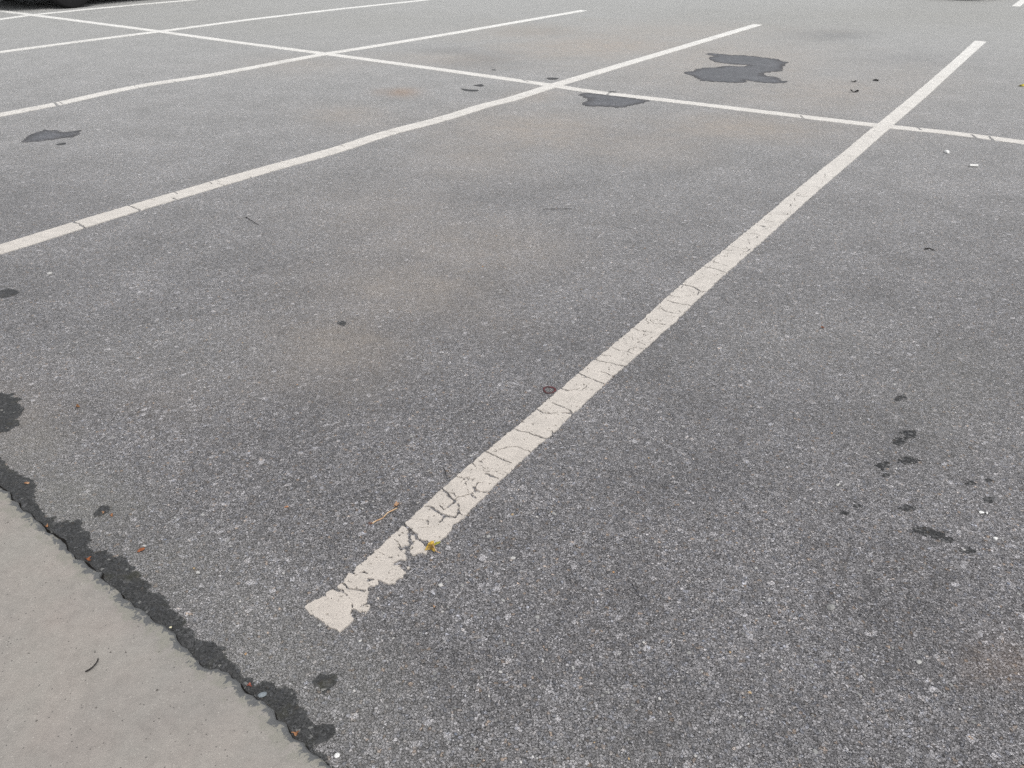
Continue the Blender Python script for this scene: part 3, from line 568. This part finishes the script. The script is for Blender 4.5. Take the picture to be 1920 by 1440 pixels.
def line_field(v, u, uL, uR, vs_, jit, seed):
    """u grows to the left.  positive inside the stripe."""
    l = np.interp(v, vs_, uL); r = np.interp(v, vs_, uR)
    XY = to_xy(np.stack([u, v], -1)); A, B = XY[..., 0], XY[..., 1]
    F = np.minimum(l - u, u - r) + jit * fbm(A, B, 85, 3, seed) + jit * .7 * fbm(A, B, 9, 2, seed + 1)
    return A, B, F


LG = 'white painted parking bay lines'
# the cracked line in the middle of the picture
Lp, Rp = to_uv(DATA['LINE1_L']), to_uv(DATA['LINE1_R'])
vv = np.linspace(-5.2, 4.8, 400)
cl = np.interp(vv, Lp[:, 1], Lp[:, 0]); cr = np.interp(vv, Rp[:, 1], Rp[:, 0])
cc = (cl + cr) / 2; cc = np.convolve(np.r_[[cc[0]] * 6, cc, [cc[-1]] * 6], np.ones(13) / 13, 'valid')
hw = np.clip((cl - cr) / 2, .047, .058); hw = np.convolve(np.r_[[hw[0]] * 10, hw, [hw[-1]] * 10], np.ones(21) / 21, 'valid')
v_start = float(to_uv([DATA['PIECES'][-1][13]])[0, 1])
V_END = 4.73
rl = random.Random(31)
def cross_cracks(vs_, cs_, half, v_a, v_b, lo_gap, hi_gap, wid):
    out = []; v = v_a
    while v < v_b:
        c_ = float(np.interp(v, vs_, cs_)); a0 = half * 1.1; a1 = -half * 1.1
        if rl.random() < .45: a1 = rl.uniform(-.3, .5) * half
        elif rl.random() < .4: a0 = rl.uniform(-.3, .6) * half
        sl = rl.uniform(-.35, .25); n_ = 5
        out.append([wid * rl.uniform(.5, 1.2), [list(to_xy([c_ + a0 + (a1 - a0) * k / n_, v + sl * (a0 + (a1 - a0) * k / n_) + rl.uniform(-.006, .006)])) for k in range(n_ + 1)]])
        v += rl.uniform(lo_gap, hi_gap)
    return out


extra = cross_cracks(vv, cc, HALF, v_start - .05, -2.2, .06, .16, 1.3) + cross_cracks(vv, cc, HALF, -2.2, 0.0, .12, .3, 1.3)
for _ in range(38):      # short lengthwise cracks joining them
    v = rl.uniform(v_start - .1, -1.2); c_ = float(np.interp(v, vv, cc)) + rl.uniform(-.04, .04); u1 = rl.uniform(-.03, .03)
    extra.append([rl.uniform(.7, 1.5), [list(to_xy([c_ + u1 * k / 3 + rl.uniform(-.004, .004), v + .05 * k / 3])) for k in range(4)]])
parts = []
for v0, v1, st in ((-5.15, -2.4, .0022), (-2.4, 0.0, .0036), (0.0, V_END + .03, .008)):
    V, U = np.meshgrid(np.arange(v0, v1 + st * .5, st), np.arange(-.16, .16, st), indexing='ij')
    U = U + np.interp(V, vv, cc)
    A, B, F = line_field(V, U, cc + hw, cc - hw, vv, .0045, 100)
    # right edge is more ragged than the left
    F = np.minimum(F, U - np.interp(V, vv, cc - hw) + .009 * fbm(A, B, 55, 3, 102) * (V < -1.5))
    if v0 < -5:
        F = np.minimum(F, V - (v_start - .075) + .004 * fbm(A, B, 60, 2, 11))
        near = (V < v_start + .16)
        P_ = np.full(F.shape, -1.)
        for pc in DATA['PIECES']:
            P_[near] = np.maximum(P_[near], poly_sdf(A[near], B[near], pc))
        P_ = P_ + np.where(near, .0042 * fbm(A, B, 140, 4, 104), 0)
        F = np.maximum(F, P_)
    F = np.minimum(F, V_END - V + .004 * fbm(A, B, 40, 2, 9))
    F = crack_cut(A, B, F, DATA['CRACKS1'], 200, 1.65)
    if v0 < 0: F = crack_cut(A, B, F, extra, 260, 1.35)
    if v0 < -5:      # small connected plates where the paint crazes
        cz = (V > v_start - .26) & (V < v_start + .30)
        rc_ = np.random.default_rng(12); sp = np.stack([rc_.uniform(V[cz].min(), V[cz].max(), 50), rc_.uniform(-.06, .06, 50)], -1)
        xw = V[cz] + .006 * fbm(A[cz], B[cz], 80, 3, 320); yw = U[cz] - np.interp(V[cz], vv, cc) + .006 * fbm(A[cz], B[cz], 80, 3, 321)
        f1 = np.full(xw.shape, 9.); f2 = f1.copy()
        for a_, b_ in sp:
            d = np.hypot(xw - a_, yw - b_); f2 = np.minimum(f2, np.maximum(f1, d)); f1 = np.minimum(f1, d)
        wz = .0017 * (1 + 1.3 * fbm(A[cz], B[cz], 45, 2, 322)) * np.clip(.75 + 3.2 * fbm(A[cz], B[cz], 10, 2, 323), 0, 1.2) * np.clip(1.35 - np.abs(V[cz] - v_start + .05) / .16, 0, 1) - .0006
        F[cz] = np.minimum(F[cz], (f2 - f1) * .5 - wz)
    if v0 < -5:      # pores and flaked spots
        por = fbm(A, B, 150, 3, 300) - .43 - .10 * np.clip((V + 4.4) / 2.5, 0, 1.2) - .15 * fbm(A, B, 9, 2, 301)
        F = np.minimum(F, np.where(por > -.1, -por * .03, 1))
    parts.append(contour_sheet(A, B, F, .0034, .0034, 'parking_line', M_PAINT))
line1 = join_meshes(parts, 'parking_line')
tag(line1, 'cracked cream white bay line running diagonally up the middle, flaking at its near end', 'parking line', LG)


def bay_line(pts, v0, v1, st, cracks, seed, label):
    p_ = to_uv(pts); o_ = np.argsort(p_[:, 1]); p_ = p_[o_]
    V, U = np.meshgrid(np.arange(v0 - .02, v1 + .03, st), np.arange(-.10, .10, min(st, .008)), indexing='ij')
    x = np.linspace(v0 - 1, v1 + 1, 300); c_ = np.interp(x, p_[:, 1], p_[:, 0])
    c_ = np.convolve(np.r_[[c_[0]] * 2, c_, [c_[-1]] * 2], np.ones(5) / 5, 'valid')
    U = U + np.interp(V, x, c_)
    A, B, F = line_field(V, U, c_ + HALF, c_ - HALF, x, .004, seed)
    F = np.minimum(F, np.minimum(v1 - V, V - v0) + .005 * fbm(A, B, 40, 2, seed + 5))
    F = crack_cut(A, B, F, cracks, seed + 9)
    if st < .009: F = crack_cut(A, B, F, cross_cracks(x, c_, HALF, -3.6, -.5, .10, .45, 2.6), seed + 19)
    return tag(contour_sheet(A, B, F, .0034, .0034, 'parking_line', M_PAINT), label, 'parking line', LG)


bay_line(DATA['LINE2'], -4.95, 4.66, .0045, DATA['CRACKS2'], 400, 'white bay line with a wavy bend, left of the cracked diagonal line')
bay_line(DATA['LINE3'], -4.95, 4.68, .008, DATA['CRACKS3'], 420, 'thin white bay line reaching the left side just above the small wet patch')
bay_line(DATA['LINE4'], -4.95, 4.6, .012, [], 440, 'thin white bay line, second from the dark parked car at upper left')
bay_line(DATA['LINE5'], -4.95, 4.6, .012, [], 460, 'farthest white bay line, right beside the dark parked car at upper left')
bay_line([list(to_xy([.15, 9.05])), list(to_xy([.15, 13.9]))], 9.08, 13.9, .02, [], 480, 'white line tip at the top right corner, start of the bay row behind')

# the long line crossing all bays
p_ = to_uv(DATA['CROSS']); p_ = p_[np.argsort(p_[:, 0])]
st = .008
Ug, Vg = np.meshgrid(np.arange(-4, 14, st), np.arange(-.10, .10, st), indexing='ij')
x = np.linspace(-4, 14, 500); c_ = np.interp(x, p_[:, 0], p_[:, 1])
c_ = np.convolve(np.r_[[c_[0]] * 4, c_, [c_[-1]] * 4], np.ones(9) / 9, 'valid')
Vg = Vg + np.interp(Ug, x, c_)
XY = to_xy(np.stack([Ug, Vg], -1)); A, B = XY[..., 0], XY[..., 1]
F = HALF - np.abs(Vg - np.interp(Ug, x, c_)) + .005 * fbm(A, B, 70, 3, 500) + .004 * fbm(A, B, 7, 2, 501)
F = crack_cut(A, B, F, DATA['CRACKSC'], 510)
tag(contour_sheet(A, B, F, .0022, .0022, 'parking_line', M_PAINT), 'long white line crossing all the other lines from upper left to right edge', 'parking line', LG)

# ------------------------------------------------------------------ puddles, stains, oil
for k, (kind, label, poly) in enumerate(DATA['WET']):
    q = np.array(poly); lo, hi = q.min(0), q.max(0)
    dist = np.hypot(*q.mean(0)); step = max(.003, .0022 * dist)
    A, B = np.meshgrid(np.arange(lo[0] - .05, hi[0] + .05, step), np.arange(lo[1] - .05, hi[1] + .05, step), indexing='ij')
    size = min(hi - lo)
    amp = min(.034, .10 * size)
    F = poly_sdf(A, B, q) + amp * fbm(A, B, 70 if dist < 3 else 34, 4, 600 + k)
    big_far = kind == 'puddle' and dist > 5
    o = contour_sheet(A, B, F, .0011, 0, 'puddle' if kind == 'puddle' else 'wet_stain', M_WET['film' if big_far else ('damp' if kind == 'puddle' else 'stain')], wet=True)
    tag(o, label, 'puddle' if kind == 'puddle' else 'stain', 'dark wet patches on the asphalt')
for k, (label, items) in enumerate(DATA['OIL']):
    c0 = np.array([i[:2] for i in items]); r = max(np.hypot(i[2], i[3]) + np.hypot(i[4], i[5]) for i in items)
    lo, hi = c0.min(0) - r - .02, c0.max(0) + r + .02
    A, B = np.meshgrid(np.arange(lo[0], hi[0], .003), np.arange(lo[1], hi[1], .003), indexing='ij')
    F = np.full(A.shape, -1.)
    for cx, cy, ax, ay, bx, by, stg in items:
        det = ax * by - ay * bx; dx, dy = A - cx, B - cy
        a = (dx * by - dy * bx) / det; b = (ax * dy - ay * dx) / det
        F = np.maximum(F, stg * (1.0 - np.hypot(a, b) ** 1.3) - .28)
    F = (F + .85 * fbm(A, B, 120, 3, 700 + k)) * .02
    tag(contour_sheet(A, B, F, .0010, 0, 'oil_stain', M_WET['oil']), label, 'oil stain', 'oil drips on the asphalt')

# ------------------------------------------------------------------ litter
def tube(name, pts, r, mat, parent=None, zs=None, seed=0, taper=.6, sides=7):
    rr = random.Random(seed)
    P_ = np.array(pts, float); d = np.r_[0, np.cumsum(np.linalg.norm(np.diff(P_, axis=0), axis=1))]
    t = np.linspace(0, d[-1], 22); Q = np.stack([np.interp(t, d, P_[:, k]) for k in range(3)], -1)
    for _ in range(3): Q[1:-1] = .5 * Q[1:-1] + .25 * (Q[:-2] + Q[2:])
    vs, fs = [], []
    for i, q in enumerate(Q):
        T = Q[min(i + 1, 21)] - Q[max(i - 1, 0)]; T /= np.linalg.norm(T) + 1e-9
        S = np.cross(T, [0, 0, 1.]); S /= np.linalg.norm(S) + 1e-9; Uu = np.cross(S, T)
        ri = r * (1 - (1 - taper) * i / 21) * (1 + rr.uniform(-.18, .18))
        for k in range(sides):
            a = 2 * math.pi * k / sides; vs.append(q + ri * (math.cos(a) * S + math.sin(a) * Uu))
    for i in range(21):
        for k in range(sides):
            fs.append((i * sides + k, i * sides + (k + 1) % sides, (i + 1) * sides + (k + 1) % sides, (i + 1) * sides + k))
    fs.append(tuple(range(sides))[::-1]); fs.append(tuple(21 * sides + k for k in range(sides)))
    return mesh_obj(name, vs, fs, mat, parent, smooth=True)


for k, (label, kind, r, pts, z) in enumerate(DATA['TWIGS']):
    rm = r * .001
    z0 = z + rm * .7 + .0015
    p3 = [(a, b, z0 + (.004 * math.sin(math.pi * i / max(1, len(pts) - 1)) if kind in ('stalk', 'dark') else .002)) for i, (a, b) in enumerate(pts)]
    nm = {'stalk': 'leaf_stalk', 'dark': 'twig', 'bright': 'litter_stick'}[kind]
    if kind == 'stalk':
        root = bpy.data.objects.new('leaf_stalk', None); col.objects.link(root); root.location = (0, 0, 0)
        tube('stem', p3, rm, MC['stalk'], root, seed=k, taper=.85)
        for a_ in range(5):
            b0 = np.array(p3[0]); an = 2.2 + a_ * .55
            tube('rootlet', [b0, b0 + (.004 * math.cos(an), .004 * math.sin(an), .002), b0 + (.010 * math.cos(an + .2), .011 * math.sin(an + .2), .0005)], .0004, MC['rust'], root, seed=a_)
        bud_c = Vector((*DATA['BUD'], .006))
        bm = bmesh.new(); rr = random.Random(5)
        for _ in range(9):
            an = rr.uniform(0, 6.28); L_ = rr.uniform(.006, .011); d = Vector((math.cos(an), math.sin(an), rr.uniform(.1, .9))).normalized()
            sd = d.cross(Vector((0, 0, 1))).normalized() * .0028
            f = [bm.verts.new(bud_c + p) for p in (Vector((0, 0, -.003)), d * L_ * .5 + sd, d * L_, d * L_ * .5 - sd)]
            bm.faces.new(f)
        bm_obj('bud', bm, MC['orange'], root)
        tag(root, label, 'leaf stalk')
    else:
        tag(tube(nm, p3, rm, MC[kind], seed=k, taper=1.0 if kind == 'bright' else .55), label, 'twig' if kind == 'dark' else 'litter', 'twigs lying on the ground' if kind == 'dark' else None)


def flake_mesh(name, c, size, z, mat, seed):
    rr = random.Random(seed); n = 15
    rot = rr.uniform(0, 6.28); el = rr.uniform(.5, .8)
    ph = rr.uniform(0, 6.28)
    rings = []
    for f_, nn in ((0.45, n), (1.0, n)):
        ring = []
        for k in range(nn):
            a = 2 * math.pi * k / nn
            R_ = size * .5 * f_ * (1 + .35 * math.sin(3 * a + ph) * f_ + rr.uniform(-.18, .18) * f_)
            x, y = R_ * math.cos(a), R_ * math.sin(a) * el
            zz = .22 * size * (math.cos(2 * a + ph) * f_ * f_ * .8 + .6 * f_ * f_ + rr.uniform(-.1, .1))
            ring.append((c[0] + x * math.cos(rot) - y * math.sin(rot), c[1] + x * math.sin(rot) + y * math.cos(rot), z + max(.0006, zz + .001)))
        rings.append(ring)
    vs = [(c[0], c[1], z + .0016)] + rings[0] + rings[1]
    fs = [(0, 1 + k, 1 + (k + 1) % n) for k in range(n)] + [(1 + k, 1 + n + k, 1 + n + (k + 1) % n, 1 + (k + 1) % n) for k in range(n)]
    return mesh_obj(name, vs, fs, mat)


for k, (label, kind, c, size, z) in enumerate(DATA['FLAKES']):
    nm = 'litter_scrap' if kind == 'black' else ('fallen_leaf' if kind == 'yellow' else 'leaf_scrap')
    tag(flake_mesh(nm, c, size * (.0021 if kind == 'black' else .00125), z + .002, MC[kind], 50 + k), label, 'litter' if kind == 'black' else ('leaf' if kind == 'yellow' else 'leaf scrap'), None if kind == 'yellow' else ('black scraps by the far puddle' if kind == 'black' else 'leaf scraps on the asphalt'))


def stone_bm(bm, c, r, z, rr, flat=.6, sink=.25):
    m = bmesh.ops.create_icosphere(bm, subdivisions=2 if r > .0035 else 1, radius=1.0)
    rot = Matrix.Rotation(rr.uniform(0, 6.28), 3, 'Z')
    el = rr.uniform(.6, .9)
    planes = [(Vector((rr.gauss(0, 1), rr.gauss(0, 1), rr.gauss(0, .6))).normalized(), rr.uniform(.55, .9)) for _ in range(6)]
    for v in m['verts']:
        p_ = v.co.copy()
        for nrm, dd in planes:
            t = p_.dot(nrm)
            if t > dd: p_ -= nrm * (t - dd)
        p_ = rot @ Vector((p_.x * r * 1.15, p_.y * r * el * 1.15, p_.z * r * flat))
        v.co = p_ + Vector((c[0], c[1], z + r * flat * (1 - sink)))


for k, (label, kind, c, size, z) in enumerate(DATA['STONES']):
    bm = bmesh.new(); stone_bm(bm, c, size * .5 * .00118, z + .0006, random.Random(900 + k), .5, .35)
    tag(bm_obj('pebble', bm, MC[kind]), label, 'pebble', 'loose pebbles')

# yellow-green crumpled leaf
lc = np.array(DATA['LEAF']['c']); S_ = .00108
root = bpy.data.objects.new('fallen_leaf', None); col.objects.link(root); root.location = (lc[0], lc[1], .004)
M_LEAF = simple('yellow_green_leaf', (.50, .33, .05), .5, c2=(.16, .10, .022), scale=150, var=.4)
M_LEAF2 = simple('green_leaf', (.42, .36, .05), .5, c2=(.26, .28, .05), scale=130, var=.3)
def lobe(name, outline, mat, height, fold):
    n = len(outline); cx = sum(p[0] for p in outline) / n; cy = sum(p[1] for p in outline) / n
    vs = [(cx * S_, cy * S_, height(cx, cy) * S_ + .0012)] + [(x * S_, y * S_, max(0, height(x, y)) * S_ + .0006) for x, y in outline]
    mids = [((cx + x) * .55 * S_, (cy + y) * .55 * S_, (max(0, height((cx + x) * .55, (cy + y) * .55)) + fold * (1 if i % 2 else -.3)) * S_ + .0015) for i, (x, y) in enumerate(outline)]
    m0 = len(vs); vs += mids
    fs = []
    for i in range(n):
        j = (i + 1) % n
        fs += [(0, m0 + i, m0 + j), (m0 + i, 1 + i, 1 + j, m0 + j)]
    return mesh_obj(name, vs, fs, mat, root)
lobe('blade', [(-16, -11), (-13, -4), (-10, 3), (-4, 8), (1, 9), (3, 3), (4, -2), (6, -10), (3, -13), (-3, -8), (-9, -9)], M_LEAF, lambda x, y: 5 + .5 * y - .1 * x, 2.2)
lobe('blade', [(1, 3), (4, 7), (9, 8), (15, 7), (14, 3), (8, 1), (4, -1)], M_LEAF2, lambda x, y: 5 + .25 * x, 1.8)
tube('stem', [(-1 * S_, 2 * S_, .008), (4 * S_, -8 * S_, .007), (8 * S_, -15 * S_, .003), (17 * S_, -17 * S_, .001)], .0011, MC['stalk'], root, seed=3)
tag(root, 'crumpled yellow-green leaf lying at the right edge of the flaking line', 'leaf')

# reddish ring
rc = DATA['RING']; bm = bmesh.new()
R0 = .0165
ring = []
for i in range(28):
    a = 2 * math.pi * i / 28; w_ = R0 * (1 + .06 * math.sin(3 * a + 1))
    row = []
    for j in range(6):
        b = 2 * math.pi * j / 6
        rr_ = w_ + .0032 * math.cos(b)
        row.append(bm.verts.new((rc[0] + rr_ * math.cos(a), rc[1] + rr_ * math.sin(a) * 1.05, .0022 + .0012 * math.sin(b))))
    ring.append(row)
for i in range(28):
    for j in range(6):
        bm.faces.new((ring[i][j], ring[(i + 1) % 28][j], ring[(i + 1) % 28][(j + 1) % 6], ring[i][(j + 1) % 6]))
tag(bm_obj('rubber_ring', bm, simple('dark_red_rubber', (.13, .035, .04), .6, c2=(.09, .05, .05)), smooth=True), 'small dark red ring lying beside the left edge of the cracked line', 'ring')

# loose grit: uncountable crumbs of stone lying on the asphalt
def grit():
    rr = random.Random(77)
    V, Fc, C = [], [], []
    ico = bmesh.new(); bmesh.ops.create_icosphere(ico, subdivisions=1, radius=1)
    iv = [v.co.copy() for v in ico.verts]; ic = [[v.index for v in f.verts] for f in ico.faces]; ico.free()
    pal = [((.55, .54, .52), 2.6), ((.36, .36, .35), 8), ((.24, .24, .235), 7), ((.12, .12, .13), 3), ((.17, .19, .23), 1.4), ((.44, .33, .20), .5), ((.40, .24, .12), .12)]
    tot = sum(w_ for _, w_ in pal)
    count = 0
    while count < 5200:
        d = .75 + 4.6 * rr.random() ** 1.35
        an = rr.uniform(-.75, .75)
        x, y = d * math.sin(an), d * math.cos(an)
        if (np.array([x, y]) - ORG) @ DV < -5.08: continue
        q = to_uv([[x, y]])[0]
        if abs(q[0] - np.interp(q[1], vv, cc)) < .06 and q[1] > -5: continue
        r = .0008 + .0030 * rr.random() ** 3.0
        flat_big = rr.random() < .075 and d < 3.2
        if flat_big: r = rr.uniform(.0030, .0056)
        t = rr.random() * tot
        if flat_big: t = 2.6 + rr.random() * 18.0
        for c_, w_ in pal:
            t -= w_
            if t <= 0: break
        f = rr.uniform(.8, 1.15)
        rot = rr.uniform(0, 6.28); ca, sa = math.cos(rot), math.sin(rot); el = rr.uniform(.5, .95); fl = rr.uniform(.25, .5) if not flat_big else rr.uniform(.12, .22)
        b0 = len(V)
        for p_ in iv:
            k = 1 + rr.uniform(-.25, .25)
            px, py = p_.x * r * k, p_.y * r * el * k
            V.append((x + px * ca - py * sa, y + px * sa + py * ca, .0004 + r * fl * (.35 + p_.z * k)))
        Fc += [[b0 + i for i in t_] for t_ in ic]
        C += [(c_[0] * f, c_[1] * f, c_[2] * f, 1)] * len(iv)
        count += 1
    N = Nodes('grit_stone')
    c_ = N.mix(1.0, N.attr('stone').outputs['Color'], N.ramp(N.noise(500, 3, .6), [(.3, .75), (.7, 1.2)]), 'MULTIPLY')
    N.put(N.b.inputs['Base Color'], c_); N.b.inputs['Roughness'].default_value = .8; N.b.inputs['Specular IOR Level'].default_value = .3
    o = mesh_obj('grit', V, Fc, N.m)
    at = o.data.color_attributes.new('stone', 'FLOAT_COLOR', 'POINT'); at.data.foreach_set('color', np.array(C, np.float32).ravel())
    o['kind'] = 'stuff'; o['label'] = 'loose pale stone grit scattered over the near asphalt'; o['category'] = 'grit'
grit()

# ------------------------------------------------------------------ parked cars
M_BODY = simple('charcoal_car_paint', (.022, .024, .028), .28, .5, .05, 4, bump=0, coat=.8)
M_GLASS = simple('car_glass', (.012, .014, .015), .06, .6, .05, 4, bump=0)
M_TYRE = simple('tyre_rubber', (.016, .016, .017), .8, .25, .3, 60)
M_RIM = simple('alloy_rim', (.45, .46, .48), .3, .5, .1, 30, metal=.9, bump=0)
M_TRIM = simple('black_plastic', (.015, .015, .016), .6, .3, .2, 40)
M_LAMP = simple('lamp_glass', (.62, .64, .66), .12, .6, .1, 30, bump=0)
M_PLATE = simple('plate_metal', (.62, .63, .62), .4, .4, .05, 30, bump=0)


def make_car():
    """Saloon, nose towards -y, standing on z = 0, origin under its middle."""
    root = bpy.data.objects.new('parked_car', None); col.objects.link(root)
    # body: half sections along the length: (y, half width, sill z, belt z, deck z)
    secs = [(-2.25, .62, .32, .52, .60), (-2.16, .76, .24, .60, .70), (-1.95, .85, .22, .68, .78), (-1.4, .89, .21, .80, .88), (-.95, .90, .21, .86, .93),
            (0, .905, .21, .88, .95), (1.0, .90, .21, .90, .97), (1.6, .89, .22, .92, 1.0), (2.05, .84, .26, .90, .99), (2.2, .76, .30, .82, .92), (2.27, .62, .36, .70, .84)]
    bm = bmesh.new(); rows_ = []
    for y, w_, zs_, zb, zd in secs:
        half = [(0, zs_), (w_ * .8, zs_), (w_ * .97, zs_ + .10), (w_, (zs_ + zb) / 2), (w_ * .985, zb), (w_ * .90, zd - .015), (w_ * .5, zd + .012), (0, zd + .02)]
        ring_ = half + [(-a, b) for a, b in half[-2:0:-1]]
        rows_.append([bm.verts.new((a, y, b)) for a, b in ring_])
    m = len(rows_[0])
    for a, b in zip(rows_[:-1], rows_[1:]):
        for k in range(m): bm.faces.new((a[k], a[(k + 1) % m], b[(k + 1) % m], b[k]))
    bm.faces.new(rows_[0][::-1]); bm.faces.new(rows_[-1])
    bmesh.ops.recalc_face_normals(bm, faces=bm.faces)
    bm_obj('body', bm, M_BODY, root, True)
    # cabin glass and roof
    cab = [(-1.0, .80, .93), (-.25, .66, 1.40), (.1, .645, 1.45), (.8, .64, 1.44), (1.15, .66, 1.38), (1.85, .78, .98)]
    bm = bmesh.new(); rw = []
    for y, w_, z in cab: rw.append([bm.verts.new(c) for c in ((-.86 if z < 1 else -.80, y, .90), (-w_, y, z), (w_, y, z), (.86 if z < 1 else .80, y, .90))])
    for a, b in zip(rw[:-1], rw[1:]):
        for k in range(3): bm.faces.new((a[k], a[k + 1], b[k + 1], b[k]))
    bmesh.ops.recalc_face_normals(bm, faces=bm.faces)
    bm_obj('window', bm, M_GLASS, root)
    bm = bmesh.new(); rw = []
    for y, w_, z in cab[1:5]: rw.append([bm.verts.new(c) for c in ((-w_ - .01, y, z - .03), (-w_ * .9, y, z + .012), (0, y, z + .04), (w_ * .9, y, z + .012), (w_ + .01, y, z - .03))])
    for a, b in zip(rw[:-1], rw[1:]):
        for k in range(4): bm.faces.new((a[k], a[k + 1], b[k + 1], b[k]))
    bmesh.ops.recalc_face_normals(bm, faces=bm.faces)
    bm_obj('roof', bm, M_BODY, root, True)

    def box(name, c, sz, mat, par, bev=.02):
        b = bmesh.new(); bmesh.ops.create_cube(b, size=1)
        for v in b.verts: v.co = Vector((v.co.x * sz[0] + c[0], v.co.y * sz[1] + c[1], v.co.z * sz[2] + c[2]))
        bmesh.ops.bevel(b, geom=b.edges[:], offset=bev, segments=2, affect='EDGES')
        return bm_obj(name, b, mat, par)
    for sx in (-1, 1):
        box('headlight', (sx * .58, -2.14, .60), (.30, .16, .12), M_LAMP, root)
        box('tail_light', (sx * .60, 2.18, .80), (.30, .10, .13), MC['red'], root)
        box('mirror', (sx * .97, -.70, .98), (.18, .10, .12), M_BODY, root, .03)
    box('grille', (0, -2.215, .50), (.80, .10, .14), M_TRIM, root)
    box('number_plate', (0, -2.275, .40), (.44, .02, .13), M_PLATE, root, .004)
    box('underbody', (0, 0, .19), (1.5, 3.7, .10), M_TRIM, root)
    for sx in (-1, 1):
        for wy in (-1.36, 1.34):
            b = bmesh.new(); prof = [(.20, -.085), (.30, -.098), (.318, -.085), (.322, 0), (.318, .085), (.30, .098), (.20, .085)]
            rg = []
            for i in range(40):
                a = 2 * math.pi * i / 40
                rg.append([b.verts.new((sx * .79 + w_, wy + r_ * math.sin(a), .322 + r_ * math.cos(a))) for r_, w_ in prof])
            for i in range(40):
                for k in range(6): b.faces.new((rg[i][k], rg[i][k + 1], rg[(i + 1) % 40][k + 1], rg[(i + 1) % 40][k]))
            bmesh.ops.recalc_face_normals(b, faces=b.faces)
            wheel = bm_obj('wheel', b, M_TYRE, root, True)
            b = bmesh.new(); xo = sx * .79 + sx * .07
            cv = b.verts.new((xo + sx * .012, wy, .322)); rim = []
            for i in range(40):
                a = 2 * math.pi * i / 40; dish = sx * (.0 if i % 8 < 4 else -.05)
                rim.append((b.verts.new((xo, wy + .205 * math.sin(a), .322 + .205 * math.cos(a))), b.verts.new((xo + dish, wy + .17 * math.sin(a), .322 + .17 * math.cos(a))), b.verts.new((xo + sx * .006, wy + .05 * math.sin(a), .322 + .05 * math.cos(a)))))
            for i in range(40):
                j = (i + 1) % 40
                b.faces.new((rim[i][0], rim[j][0], rim[j][1], rim[i][1])); b.faces.new((rim[i][1], rim[j][1], rim[j][2], rim[i][2])); b.faces.new((cv, rim[i][2], rim[j][2]))
            bmesh.ops.recalc_face_normals(b, faces=b.faces)
            bm_obj('rim', b, M_RIM, wheel)
    return root


car = make_car()
def stand(o, u, v):
    q = to_xy([u, v]); o.location = (q[0], q[1], 0); o.rotation_euler = (0, 0, ANG - math.pi / 2)
stand(car, 11.22, 2.10)
tag(car, 'dark parked car at the upper left corner with only a black tyre bottom in view', 'car', 'parked cars')


def copy_tree(o, parent=None):
    c_ = o.copy(); col.objects.link(c_); c_.parent = parent
    for ch in list(o.children): copy_tree(ch, c_)
    return c_


car2 = copy_tree(car)
stand(car2, 1.35, 11.65)
tag(car2, 'parked car beyond the upper right corner with only its shadow and tyre edge in view', 'car', 'parked cars')

# ------------------------------------------------------------------ daylight
SUN_EL, SUN_AZ = math.radians(58), math.radians(150)      # azimuth clockwise from +y
world = bpy.data.worlds.new('World'); scene.world = world; world.use_nodes = True
nt = world.node_tree; nt.nodes.clear()
sky = nt.nodes.new('ShaderNodeTexSky'); sky.sky_type = 'NISHITA'; sky.sun_disc = False
sky.sun_elevation = SUN_EL; sky.sun_rotation = SUN_AZ; sky.air_density = 1.0; sky.dust_density = 4.0; sky.ozone_density = 1.0
hs = nt.nodes.new('ShaderNodeHueSaturation'); hs.inputs['Saturation'].default_value = .22
bg = nt.nodes.new('ShaderNodeBackground'); bg.inputs['Strength'].default_value = .15
wo = nt.nodes.new('ShaderNodeOutputWorld')
nt.links.new(sky.outputs[0], hs.inputs['Color']); nt.links.new(hs.outputs[0], bg.inputs[0]); nt.links.new(bg.outputs[0], wo.inputs[0])
sd = bpy.data.lights.new('Sun', 'SUN'); sd.energy = 1.3; sd.angle = math.radians(28); sd.color = (1.0, .97, .93)
so = bpy.data.objects.new('Sun', sd); col.objects.link(so)
dirv = Vector((math.sin(SUN_AZ) * math.cos(SUN_EL), math.cos(SUN_AZ) * math.cos(SUN_EL), math.sin(SUN_EL)))
so.rotation_euler = dirv.to_track_quat('Z', 'Y').to_euler()
so.location = dirv * 20

# ------------------------------------------------------------------ camera
cd = bpy.data.cameras.new('Camera'); cam = bpy.data.objects.new('Camera', cd); col.objects.link(cam)
cd.sensor_width = 36; cd.lens = 1508.71 / 1920 * 36; cd.clip_start = .02; cd.clip_end = 3000
cam.matrix_world = Matrix.Translation((0, 0, CAM_H)) @ Matrix.Rotation(math.pi / 2 - .5356985, 4, 'X') @ Matrix.Rotation(.00855098, 4, 'Z')
scene.camera = cam
scene.render.engine = 'CYCLES'
scene.cycles.use_denoising = False
scene.cycles.use_adaptive_sampling = False
scene.cycles.max_bounces = 4
scene.view_settings.view_transform = 'Standard'; scene.view_settings.look = 'None'; scene.view_settings.exposure = 0
scene.render.resolution_x = 1024; scene.render.resolution_y = 768
